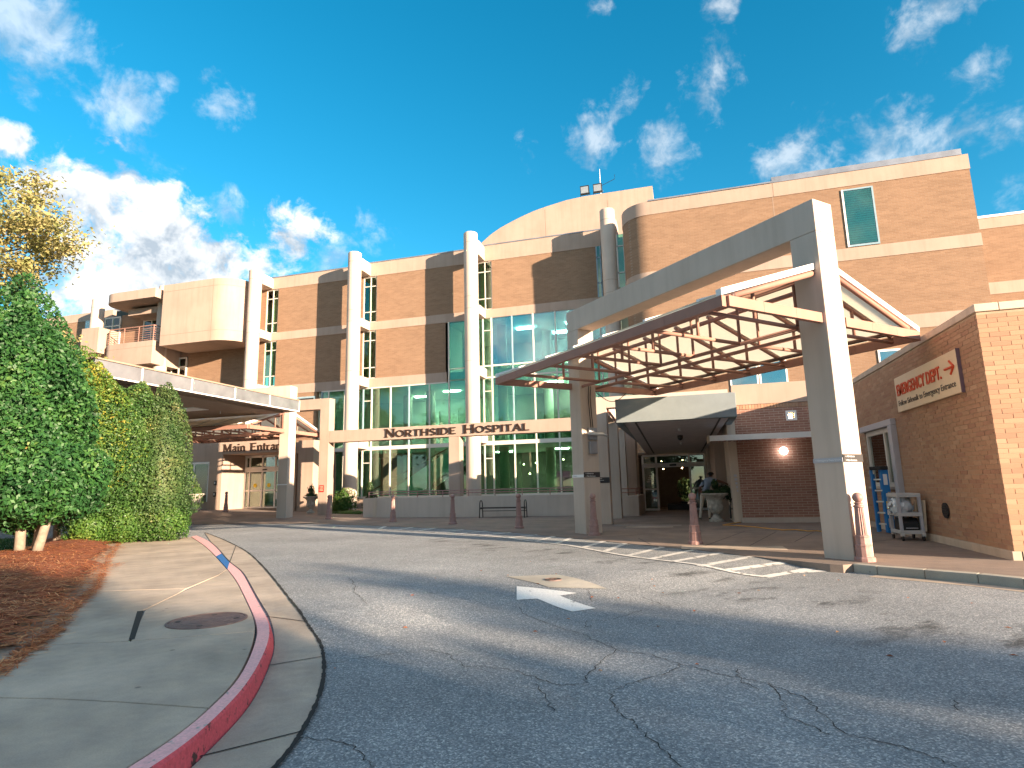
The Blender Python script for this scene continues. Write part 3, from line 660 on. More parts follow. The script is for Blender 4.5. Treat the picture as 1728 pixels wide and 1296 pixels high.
# ================================================================== hospital building
YF, COLY, CR_ = 36.4, 35.0, .46                    # facade plane, column row, column radius
hosp = thing('hospital_building', 'long tan brick hospital with pale concrete bands, round columns and green glass lobby', 'hospital', (-12,36.4,0))
TOP = lambda x: 17.45+.012*(x+21)                  # parapet line
def panel(x0, x1, z0, z1, y=YF): part('brick_panel', B(x0,x1,y,y+.3,z0,z1), 'tan_brick', hosp)
def band(x0, x1, z0, z1, y=YF, name='floor_band', m='cream', d=.03):
    part(name, B(x0,x1,y-d,y+.3,z0,z1), m, hosp)
cols = [(-44.4,16.95),(-37.7,17.25),(-29.44,17.5),(-21.21,17.75),(-12.59,17.95),(-3.56,18.15)]
BAYS = [(-37.7,-29.44),(-29.44,-21.21),(-21.21,-12.59),(-12.59,-3.56)]
for i, (x0, x1) in enumerate(BAYS):
    zt = TOP((x0+x1)/2)
    band(x0+.003, x1-.003, 16.5, zt, name='parapet'); part('coping', B(x0,x1,YF-.06,YF+.4,zt,zt+.07), 'grey_metal', hosp)
    wl, wr = x0-.1, x0+.98
    panel(wr, x1-.1, 13.1, 16.5)
    band(x0+.003, x1-.003, 12.5, 13.1)
    if i < 2: panel(wr, x1-.1, 9.05, 12.5)
    elif i == 2: panel(wr, -14.9, 9.05, 12.5)
    if i < 2: band(x0+.003, x1-.003, 8.4, 9.05)
    if i == 2: band(x0+.003, -14.9, 8.4, 9.05)
    for (za, zb) in ((13.1,16.5),(9.05,12.5)):
        if i == 3 and za < 10: continue
        f = MB(); xa, xb = wl, wr; xm = (xa+xb)/2; w = .032
        for x in (xa,xm,xb-2*w): f.box(x,x+2*w,YF+.05,YF+.16,za,zb)
        for z in (za,za+.75,zb-.75,zb-2*w): f.box(xa,xb,YF+.055,YF+.155,z,z+2*w)
        fr = part('window', f, 'mullion', hosp)
        for (p, q) in ((xa+2*w,xm),(xm+2*w,xb-2*w)):
            for (r, s) in ((za+.09,za+.75),(za+.84,zb-.75),(zb-.66,zb-.09)):
                part('pane', B(p,q,YF+.09,YF+.11,r,s), 'glass', fr)
        part('curtain', B(xa+.1,xm-.05,YF+.5,YF+.54,za,zb), 'curtain', fr)
        part('room_lining', MB().box(xa-.6,xb+1.2,YF+2.6,YF+2.7,za,zb), 'interior_wall', fr)
# brick below the first band at the left, down to the forecourt
panel(-44.5, -24.9, .2, 8.4); part('louvre', B(-26.6,-25.0,YF-.05,YF+.02,7.3,8.1), 'blue_frame', hosp)
for k in range(3): part('louvre_blade', MB().obox((-26.5,YF-.09,7.42+k*.22),(1.4,0,0),(0,.08,.06),(0,0,.09)), 'black', hosp)
for i, (x, zt) in enumerate(cols):                  # round columns with their joint lines
    zb = 0
    c = part('round_column', MB().lathe([(CR_,zb),(CR_,zt),(CR_-.05,zt+.05)], (x,COLY,0), 40), 'white_render', hosp, 'auto')
    for z in (zt-.7, 13.55, 12.75, 9.3, 4.6):
        part('joint_line', MB().lathe([(CR_+.002,z),(CR_+.004,z+.006),(CR_+.004,z+.018),(CR_+.002,z+.024)], (x,COLY,0), 40), 'soffit', c)
    if i >= 2:
        for (za, zb2) in ((16.55,TOP(x)-.02),(12.5,13.1),(8.4,9.05),(4.15,4.85)):
            if i == 5 and za < 12: continue
            part('bracket', B(x-.45,x+.50,COLY+.2,YF+.02,za,zb2), 'white_render', hosp)
# --- lobby glass: mullions and panes, three storeys
cw = part('curtain_wall', MB().box(-24.5,-3.6,YF-.04,YF+.12,.84,.96).box(-24.5,-3.6,YF-.04,YF+.12,4.05,4.30).box(-12.6,-3.6,YF-.03,YF+.1,8.42,8.52).box(-12.6,-3.6,YF-.03,YF+.1,9.20,9.30).box(-24.5,-14.9,YF-.03,YF+.1,8.32,8.40), 'mullion', hosp)
mx = [-24.45,-23.9,-22.6,-21.15,-20.5,-19.05,-17.67,-16.16,-14.75,-13.2,-12.3,-11.71,-10.29,-8.86,-7.38,-5.9,-4.5,-3.65]
for i, x in enumerate(mx):
    zt = 8.36 if x < -14.8 else 12.5
    part('mullion', B(x-.04,x+.04,YF-.05,YF+.12,.96,4.05), 'mullion', cw)
    part('mullion', B(x-.04,x+.04,YF-.05,YF+.12,4.30,zt), 'mullion' if i % 3 else 'blue_frame', cw)
    if i+1 < len(mx):
        a, b = x+.04, mx[i+1]-.04
        rows = [(.96,4.05),(4.30,8.32)]
        if x > -14.8: rows = [(.96,4.05),(4.30,8.42),(8.52,9.20),(9.30,12.5)]
        for (r, s) in rows:
            if b-a < .75 and s-r > 2:
                h = s-.85
                part('transom', B(a,b,YF-.02,YF+.1,h-.03,h+.03), 'mullion', cw)
                for (u, v) in ((r,h-.03),(h+.03,s)): part('pane', B(a,b,YF+.02,YF+.04,u,v), 'glass', cw)
            else: part('pane', B(a,b,YF+.02,YF+.04,r,s), 'blue_glass' if r > 9 and x > -12.5 else 'glass', cw)
part('stall_wall', B(-24.5,-3.6,YF,YF+.25,-.1,.84), 'cream', hosp)
# lobby inside: floors, ceilings, back wall, inner columns, stair, balustrade, lamps
part('lobby_floor', B(-25,-2.7,YF+.2,48,-.1,.06), 'floor_tile', hosp)
part('lobby_storey', B(-25,-21.5,YF+.25,48,4.02,4.30), 'interior_wall', hosp); part('lobby_storey', B(-14.0,-2.7,YF+.25,YF+3.6,4.02,4.30), 'interior_wall', hosp); part('lobby_storey', B(-25,-2.7,YF+3.605,48,4.02,4.30), 'interior_wall', hosp)
part('lobby_storey', B(-25,-2.7,YF+.25,48,8.40,9.05), 'interior_wall', hosp)
part('lobby_storey', B(-50,-2.7,YF+.30,48,12.5,13.1), 'interior_wall', hosp)
part('roof_deck', B(-50,-2.7,YF+.30,52,16.55,16.75), 'grey_metal', hosp)
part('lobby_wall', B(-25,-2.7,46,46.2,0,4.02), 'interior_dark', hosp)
part('lobby_wall', B(-25,-2.7,44,44.2,4.3,12.5), 'interior_wall', hosp)
part('lobby_wall', B(-25.2,-24.95,YF+.3,48,0,12.5), 'interior_wall', hosp)
part('lobby_wall', B(-2.75,-2.65,YF+.3,48,0,16.5), 'interior_wall', hosp)
part('lobby_wall', B(-9.6,-5.6,42,42.2,4.3,8.4), 'interior_dark', hosp)
for x, y in ((-22.4,39.2),(-17.5,39.6),(-11.6,38.4),(-6.0,39.2),(-20.0,41),(-9.0,41)):
    part('inner_column', MB().lathe([(.34,0),(.34,12.5)], (x,y,0), 20), 'white_render', hosp, 'auto')
for x in (-19.2,-18.6,-17.0,-15.6,-14.4): part('inner_post', B(x-.12,x+.12,43.5,43.7,4.3,7.4), 'white_metal', hosp)
mb = MB().extrude([(-21.0,37.1,.3),(-20.2,37.1,.06),(-18.9,37.1,.06),(-13.2,37.1,3.75),(-13.2,37.1,4.3),(-14.4,37.1,4.3)], (0,.22,0))
st = part('stair', mb, 'stair_white', hosp)
part('stair', MB().extrude([(-21.0,38.5,.3),(-20.2,38.5,.06),(-18.9,38.5,.06),(-13.2,38.5,3.75),(-13.2,38.5,4.3),(-14.4,38.5,4.3)], (0,.2,0)), 'stair_white', hosp)
for k in range(22):
    u = k/22; part('step', B(-20.6+u*6.6,-20.2+u*6.6,37.33,38.5,.1+u*4.1,.3+u*4.1), 'floor_tile', st)
part('stair_rail', MB().tube([(-21.0,37.15,1.25),(-15.2,37.15,4.0)], .04, 6).tube([(-20.6,38.6,1.3),(-15.2,38.6,4.0)], .04, 6), 'handrail', st)
part('balcony_rail', MB().tube([(-14.3,40.0,5.4),(-2.8,40.0,5.4)], .045, 6), 'handrail', hosp)
for k in range(9): part('rail_glass', B(-14.2+k*1.27,-13.0+k*1.27,40.0,40.02,4.35,5.3), 'door_glass', hosp)
mb = MB(); rl = [(-12.2+.55*k, 38.6+.9*math.sin(k*.35), 9.05) for k in range(17)]
for p in rl: mb.box(p[0]-.02,p[0]+.02,p[1]-.02,p[1]+.02,9.05,10.1)
mb.tube([(p[0],p[1],10.1) for p in rl], .035, 6); part('balcony_rail', mb, 'white_metal', hosp)
for (x,y,z) in ((-10.2,39.5,12.4),(-8.0,41.5,12.4),(-6.6,39.3,12.4),(-8.2,39.2,8.36),(-7.7,40.6,8.36),(-6.8,41.3,8.36),(-16,40,8.36),(-19,41.5,8.36),(-8.5,42,3.98),(-6,43,3.98),(-13,43,3.98)):
    part('ceiling_lamp', B(x-.6,x+.6,y-.16,y+.16,z-.03,z), 'lamp_panel', hosp)
for (x,y,z) in ((-9.9,38.5,2.2),(-15.4,43,1.9),(-8.3,42,3.2),(-7.6,43,3.3),(-7.1,42,3.1),(-6.6,43.4,3.3),(-11.5,43,3.0),(-10.8,44,3.1),(-6.0,42,3.0)):
    part('spot_lamp', MB().lathe([(.01,-.05),(.05,-.02),(.05,.02),(.01,.05)], (x,y,z), 8), 'lamp_warm', hosp)
part('notice_board', B(-9.0,-8.0,43,43.1,.6,2.4), 'purple', hosp)
part('reception_desk', B(-8,-4.5,41,41.6,.06,1.15), 'interior_dark', hosp)
# --- white-lined bay beside column three
part('side_return', B(-14.98,-14.9,YF,YF+3,8.4,12.5), 'interior_wall', hosp)
# --- rounded bay box and the balcony at the left
def rounded(x0, x1, y0, y1, r, right=True, n=10):
    """plan outline with one rounded front corner"""
    p = [(x0,y1),(x0,y0)] if right else [(x1,y1),(x1,y0)][::1]
    if right:
        a = [(x1-r+r*math.sin(k/n*math.pi/2), y0+r-r*math.cos(k/n*math.pi/2)) for k in range(n+1)]
        return [(x0,y1),(x0,y0)]+a+[(x1,y1)]
    a = [(x0+r-r*math.sin(k/n*math.pi/2), y0+r-r*math.cos(k/n*math.pi/2)) for k in range(n+1)]
    return [(x1,y1),(x1,y0)]+a+[(x0,y1)]
bx = part('bay_box', MB().prism(rounded(-36.5,-30.05,33.7,YF+.1,1.9), 12.2, 16.85), 'cream', hosp, 'auto')
for z in (12.95,16.3): part('joint_line', MB().prism(rounded(-36.505,-30.045,33.695,YF,1.9), z, z+.03), 'soffit', bx)
part('joint_line', B(-31.97,-31.94,33.694,33.72,12.2,16.85), 'soffit', bx)
part('balcony_roof', MB().prism(rounded(-42.3,-36.95,33.4,YF+.1,1.4,False), 15.95, 16.65), 'cream', hosp, 'auto')
bs = part('balcony_slab', MB().prism(rounded(-42.3,-37.25,33.8,YF+.1,1.0,False), 11.0, 12.75), 'cream', hosp, 'auto')
part('joint_line', MB().prism(rounded(-42.305,-37.245,33.795,YF,1.0,False), 12.3, 12.33), 'soffit', bs)
br = part('balcony_railing', MB().tube([(-42.1,34.3,13.95),(-41.6,33.95,13.95),(-37.4,33.95,13.95),(-37.4,36.2,13.95)], .04, 6), 'truss', hosp)
for k in range(6): part('rail', MB().tube([(-42.1,34.3,12.9+k*.17),(-41.6,33.95,12.9+k*.17),(-37.4,33.95,12.9+k*.17),(-37.4,36.2,12.9+k*.17)], .022, 5), 'truss', br)
for x in (-42.1,-41.6,-40.2,-38.8,-37.4): part('rail_post', MB().tube([(x,33.95 if x>-42 else 34.3,12.75),(x,33.95 if x>-42 else 34.3,13.95)], .03, 5), 'truss', br)
part('brick_panel', B(-43.5,-41.2,YF,YF+.3,12.75,16.0), 'tan_brick', hosp); part('brick_panel', B(-41.2,-37.7,YF,YF+.3,15.3,16.5), 'tan_brick', hosp)
part('brick_panel', B(-43.5,-29.5,YF-.002,YF+.28,8.4,12.3), 'tan_brick', hosp)
part('door_hood', B(-41.0,-37.8,34.8,YF,15.25,15.75), 'cream', hosp)
for (x0,x1,z0,z1) in ((-45.2,-43.5,12.75,15.9),(-41.1,-39.4,12.75,15.3),(-38.0,-36.5,9.4,11.9)):
    f = MB(); w = .05
    for x in (x0,(x0+x1)/2-w,x1-2*w): f.box(x,x+2*w,YF-.12,YF-.02,z0,z1)
    for z in (z0,z1-.8,z1-2*w): f.box(x0,x1,YF-.115,YF-.025,z,z+2*w)
    fr = part('window', f, 'mullion', hosp)
    part('pane', B(x0+.1,(x0+x1)/2-w,YF-.08,YF-.06,z0+.1,z1-.1), 'glass', fr); part('pane', B((x0+x1)/2+w,x1-.1,YF-.08,YF-.06,z0+.1,z1-.1), 'glass', fr)
part('pier_box', B(-44.05,-42.35,33.6,35.2,12.2,14.2), 'cream', hosp)
part('brick_panel', B(-37.7,-36.45,YF-.003,YF+.2,12.3,16.5), 'tan_brick', hosp)
band(-62,-44.5,15.9,16.6, name='parapet'); panel(-62,-44.5,0,15.9); part('dark_window', B(-47.3,-45.3,YF-.1,YF-.03,14.9,15.9), 'blue_glass', hosp)
# --- arched plant room on the roof, lamps and mast
arc = [(-14.3,16.7),(-14.2,20.4),(-13.4,21.0),(-12.58,21.45),(-11.7,21.8),(-10.87,22.1),(-9.9,22.4),(-8.96,22.6),(-7.3,22.88),(-5.95,22.97),(-.86,22.95),(-.86,16.7)]
ph = part('plant_room', MB().extrude([(x,42,z) for x,z in arc], (0,6,0)), 'cream', hosp)
for x in (-9.0,-4.2): part('joint_line', B(x,x+.03,41.992,42.02,17,22.4), 'soffit', ph)
part('plant_room', B(-15.4,-14.2,43,48,16.7,20.6), 'tan_brick', hosp)
# --- right-hand block with the rounded corner
YR = 32.8
def curved(x0, r, d, n=12): return [(x0+r-r*math.cos(k/n*math.pi/2), YR-d+r-r*math.sin(k/n*math.pi/2)) for k in range(n+1)]
def rb(name, z0, z1, m, d=0., x1=14.7):
    a = curved(-2.6-d, 1.55+d, d)
    return part(name, MB().prism([(-2.6-d,YF+1)]+a+[(x1+d,YR-d),(x1+d,YF+3)], z0, z1), m, hosp, 'auto')
rb('brick_panel', 3.0, 8.6, 'tan_brick'); rb('floor_band', 8.6, 9.3, 'cream', .03); rb('brick_panel', 9.3, 12.45, 'tan_brick'); rb('floor_band', 12.45, 13.1, 'cream', .03)
rb('brick_panel', 13.1, 16.5, 'tan_brick'); pr = rb('parapet', 16.5, 17.3, 'cream', .03)
part('coping', B(-1.0,5.6,YR-.08,YR+.3,17.3,17.38), 'grey_metal', hosp); part('coping', B(5.6,14.45,YR-.06,YR+.4,17.3,17.62), 'grey_metal', hosp)
part('joint_line', B(5.62,5.66,YR-.036,YR,16.5,17.3), 'soffit', pr); part('joint_line', B(5.55,5.59,YR-.006,YR,13.1,16.5), 'soffit', pr)
w = part('window', MB().box(8.88,8.97,YR-.05,YR,13.15,16.32), 'white_metal', hosp); part('frame', MB().box(10.28,10.36,YR-.05,YR,13.15,16.32).box(8.97,10.28,YR-.05,YR,13.15,13.25).box(8.97,10.28,YR-.05,YR,16.24,16.32), 'blue_frame', w)
part('pane', B(8.97,10.28,YR-.04,YR-.03,13.25,16.24), 'blind_glass', w)
for k in range(24): part('blind_slat', MB().obox((8.99,YR-.022,13.3+k*.122),(1.27,0,0),(0,.012,.03),(0,0,.085)), 'blind', w)
for (x0,x1) in ((2.6,4.0),(4.05,5.4),(9.6,10.6)):
    w = part('window', MB().box(x0,x0+.08,YR-.05,YR,5.4,7.6).box(x1-.08,x1,YR-.05,YR,5.4,7.6).box(x0,x1,YR-.045,YR,5.34,5.44).box(x0,x1,YR-.045,YR,7.55,7.65), 'white_metal', hosp)
    part('pane', B(x0+.08,x1-.08,YR-.04,YR-.01,5.44,7.55), 'blue_glass', w)
w = part('window', MB().box(-3.1,-3.02,34.9,35.0,13.1,16.5).box(-2.68,-2.6,34.9,35.0,13.1,16.5).box(-3.1,-2.6,34.9,35,14.0,14.07).box(-3.1,-2.6,34.9,35,15.7,15.77), 'mullion', hosp)
part('pane', B(-3.02,-2.68,34.94,34.96,13.1,16.5), 'glass', w); part('window_back', B(-3.1,-2.6,35.4,35.45,8,16.5), 'curtain', hosp)
w = part('window', MB().box(-4.55,-4.47,YF-.08,YF-.02,13.1,16.5).box(-4.3,-4.22,YF-.08,YF-.02,13.1,16.5).box(-4.55,-4.2,YF-.08,YF-.02,14.0,14.07).box(-4.55,-4.2,YF-.08,YF-.02,15.7,15.77), 'blue_frame', hosp)
part('pane', B(-4.47,-4.3,YF-.06,YF-.04,13.1,16.5), 'glass', w)
# --- lower wing at the far right
YB = 41.5
part('brick_panel', B(14.75,60,YB,YB+.4,0,16.4), 'tan_brick', hosp); band(14.75,60,12.2,12.95,YB); band(14.75,60,16.4,17.1,YB,'parapet'); part('coping', B(14.75,60,YB-.08,YB+.4,17.1,17.25), 'white_metal', hosp)
part('brick_panel', B(14.4,14.69,YR+.2,YB,0,17), 'tan_brick', hosp)
# --- one-storey brick annexe behind the emergency canopy
ann = thing('brick_annexe', 'low red-brown brick annexe wall with cream parapet behind the white awning', 'building', (3.5,22.1,0))
part('brick_wall', B(1.78,9,22.09,22.4,.16,3.86), 'red_brick', ann)
for k in range(36): part('soldier_brick', B(1.785+k*.1,1.875+k*.1,22.08,22.2,3.87,4.02), 'wing_brick', ann)
part('parapet', B(1.76,9,22.06,22.5,4.03,4.74), 'cream', ann); part('roof', B(1.76,9,22.5,32.8,4.3,4.5), 'grey_metal', ann)
part('base_kerb', B(1.74,9,21.98,22.5,0,.16), 'white_render', ann)
part('brick_return', B(1.50,1.775,22.095,26.0,0,4.0), 'sand_concrete', ann); part('brick_return', B(1.12,1.5,24.4,31.6,0,4.0), 'cream', ann)
for k in range(5): part('keypad', B(1.60+.015*k,1.70,22.07,22.1,1.55-k*.13,1.63-k*.13), 'sign_grey', ann)
# ------------------------------------------------------------------ things on the building
for (x, lab) in ((-5.85,'left of the two silver floodlights on the arched roof, pole-less'),(-4.87,'right of the two silver floodlights, at the foot of the mast')):
    f = thing('floodlight', lab, 'floodlight', (x,42.4,22.95), 'floodlights on the arched roof')
    part('housing', MB().obox((x-.33,41.95,23.12),(.66,0,0),(0,.3,.05),(0,-.12,.62)), 'black_metal', f)
    part('lens', MB().obox((x-.28,41.93,23.2),(.56,0,0),(0,.02,0),(0,-.1,.46)), 'silver', f)
    part('yoke', MB().tube([(x-.36,42.2,23.3),(x-.36,42.2,23.0),(x+.36,42.2,23.0),(x+.36,42.2,23.3)], .025, 6), 'black_metal', f)
a = thing('antenna_mast', 'thin white antenna mast with a short side arm behind the floodlights', 'antenna', (-4.72,42.6,22.95))
part('mast', MB().tube([(-4.72,42.6,22.9),(-4.72,42.6,25.3)], [.045,.02], 6), 'white_metal', a)
part('side_arm', MB().tube([(-4.7,42.6,23.9),(-3.6,42.5,24.25),(-3.6,42.5,24.6)], .02, 5), 'black_metal', a)
# ================================================================== emergency wing (right)
WX, WY = 5.17, 12.13
wing = thing('emergency_wing', 'low tan brick wing with concrete coping and an emergency sign on its side', 'building', (WX,WY,0))
WIN = (17.25,19.75,1.15,2.72)
core = MB()
core.box(WX+.005,WX+.3,WY+.005,WIN[0],.13,4.27).box(WX+.005,WX+.3,WIN[1],22.08,.13,4.27).box(WX+.005,WX+.3,WIN[0],WIN[1],.13,WIN[2])
core.box(WX+.005,WX+.3,WIN[0],WIN[1],WIN[3],4.27)
part('wall_core', core, 'mortar', wing); part('wall_core', B(WX+.3,16,WY+.005,WY+.3,.13,4.27), 'mortar', wing)
part('roof', B(WX+.3,16,WY+.3,22.05,4.0,4.2), 'grey_metal', wing)
BL, BH, J = .295, .075, .010
bm_side = B(-.002,.06,-BL/2,BL/2,0,BH); bm_front = B(-BL/2,BL/2,-.002,.06,0,BH)
def mesh_of(name, mb, m):
    me = D.meshes.new(name); me.from_pydata(mb.v, [], mb.f); me.materials.append(M[m]); me.update(); return me
ms, mf = mesh_of('brick_side', bm_side, 'wing_brick'), mesh_of('brick_front', bm_front, 'wing_brick')
def put(me, x, y, z):
    o = D.objects.new('brick', me); C.objects.link(o); o.parent = wing; o.location = (x-WX, y-WY, z)
cnt = 0; rest = MB(); rows = int((4.25-.15)/(BH+J))
for r in range(rows):
    z = .152+r*(BH+J); off_ = (BL+J)/2*(r%2)
    for k in range(4):                                     # end wall facing the road
        x = WX+BL/2+k*(BL+J)-off_+.002
        if x-BL/2 < WX-.01:
            rest.box(WX-.001,x+BL/2,WY-.002,WY+.06,z,z+BH); continue
        put(mf, x, WY+random.uniform(-.002,.002), z); cnt += 1
for r in range(rows):                                      # long side wall
    z = .152+r*(BH+J); off_ = (BL+J)/2*((r+1)%2)
    for k in range(34):
        y = WY+BL/2+k*(BL+J)-off_+.07
        if y-BL/2 < WY-.0: y0 = WY
        else: y0 = y-BL/2
        y1 = y+BL/2
        if y1 > 22.05: continue
        if y1 > WIN[0]-.02 and y0 < WIN[1]+.02 and z+BH > WIN[2]-.02 and z < WIN[3]+.02: continue
        if cnt < 300 and k < 3 and y0 == y-BL/2: put(ms, WX+random.uniform(-.002,.002), y, z); cnt += 1
        else: rest.box(WX+random.uniform(-.004,.001),WX+.06,y0,y1,z,z+BH)
for r in range(rows):
    z = .152+r*(BH+J); off_ = (BL+J)/2*(r%2)
    for k in range(4,18):
        x = WX+k*(BL+J)-off_+.002; rest.box(x,x+BL,WY-.002,WY+.06,z,z+BH)
part('brick_facing', rest, 'wing_brick', wing)['kind'] = 'stuff'
part('coping', B(WX-.03,WX+.34,WY-.03,22.0,4.275,4.42), 'sand_concrete', wing, bevel=.012); part('coping', B(WX+.345,16,WY-.03,WY+.34,4.275,4.42), 'sand_concrete', wing, bevel=.012)
for i,(a,b) in enumerate(((WY-.02,13.6),(13.61,15.6),(15.61,18.2),(18.21,22.0))): part('plinth', B(WX-.045,WX+.1,a,b,-.05,.145), 'sand_concrete', wing, bevel=.01)
part('plinth', B(WX+.11,16,WY-.03,WY+.1,-.05,.145), 'sand_concrete', wing)
# window with two panes, grey roller-shutter head and guide
w = part('window', MB().box(WX+.0,WX+.09,17.33,17.43,1.2,2.68).box(WX+.0,WX+.09,18.02,18.1,1.2,2.68).box(WX+.0,WX+.09,19.55,19.65,1.2,2.68).box(WX+.005,WX+.085,17.33,19.65,2.58,2.7).box(WX+.005,WX+.085,17.33,19.65,1.16,1.27), 'mullion', wing)
part('pane', B(WX+.05,WX+.06,17.43,18.02,1.27,2.58), 'door_glass', w); part('pane', B(WX+.05,WX+.06,18.1,19.55,1.27,2.58), 'door_glass', w)
part('room_lining', B(WX+1.6,WX+1.7,16.5,20.6,.2,3.2), 'interior_dark', w)
part('sill', B(WX-.06,WX+.05,17.2,19.8,1.10,1.155), 'sand_concrete', w)
part('shutter_head', B(WX-.12,WX+.0,16.98,19.8,2.71,2.87), 'sign_grey', wing, bevel=.01); part('shutter_guide', B(WX-.13,WX+.0,16.98,17.25,.98,2.705), 'sign_grey', wing, bevel=.008)
part('louvre_plate', MB().tube([(WX-.005,14.65,.70),(WX-.03,14.65,.70)], .16, 24), 'black', wing)
for k in range(5): part('louvre_blade', B(WX-.045,WX-.028,14.53,14.77,.60+k*.05,.615+k*.05), 'black_metal', wing)
# lettering helper: built-in font turned into mesh
def text_mesh(body, mname, width=None, height=None, depth=.01, bold=0.):
    cu = D.curves.new('lettering', 'FONT'); cu.body = body; cu.extrude = depth/2; cu.offset = bold; cu.resolution_u = 3
    o = D.objects.new('lettering', cu); C.objects.link(o); dg = bpy.context.evaluated_depsgraph_get(); dg.update()
    me = D.meshes.new_from_object(o.evaluated_get(dg)); D.objects.remove(o); D.curves.remove(cu)
    co = np.zeros(len(me.vertices)*3); me.vertices.foreach_get('co', co); co = co.reshape(-1,3)
    mn, mx_ = co.min(0), co.max(0); co[:,:2] -= mn[:2]; s = (mx_-mn)[:2]; k = np.array([1.,1.])
    if width: k[0] = width/s[0]
    if height: k[1] = height/s[1]
    if width and not height: k[1] = k[0]
    if height and not width: k[0] = k[1]
    co[:,:2] *= k; me.vertices.foreach_set('co', co.ravel()); me.update(); me.materials.clear(); me.materials.append(M[mname]); return me
def text(name, body, mname, parent, o, ax, up, width=None, height=None, depth=.01, bold=0.):
    """lower-left corner o, reading direction ax, up direction up"""
    ob = D.objects.new(name, text_mesh(body, mname, width, height, depth, bold)); C.objects.link(ob)
    ax, up = Vector(ax).normalized(), Vector(up).normalized(); n = ax.cross(up); o = Vector(o)-org(parent)
    ob.parent = parent; ob.matrix_local = Matrix(((ax.x,up.x,n.x,o.x),(ax.y,up.y,n.y,o.y),(ax.z,up.z,n.z,o.z),(0,0,0,1))); return ob
es = thing('emergency_sign', 'cream rectangular sign with red emergency lettering and arrow on the brick side wall', 'sign', (WX-.06,14.7,3.0), )
part('panel', B(WX-.065,WX-.005,12.98,16.50,2.96,3.80), 'sign_cream', es, bevel=.01); part('edge_trim', B(WX-.066,WX-.004,12.965,12.978,2.955,3.805), 'sign_edge', es)
text('lettering', 'EMERGENCY DEPT.', 'sign_red', es, (WX-.075,16.36,3.34), (0,-1,0), (0,0,1), 2.62, .275, .02, .012)
text('lettering', 'Follow Sidewalk to Emergency Entrance', 'sign_black', es, (WX-.069,16.36,3.06), (0,-1,0), (0,0,1), 3.2, .17, .006)
mb = MB()
for a_, b_ in (((13.55,3.49),(13.13,3.49)),((13.30,3.62),(13.12,3.48)),((13.30,3.36),(13.12,3.50))): mb.tube([(WX-.072,a_[0],a_[1]),(WX-.072,b_[0],b_[1])], .024, 6)
part('arrow', mb, 'sign_red', es)
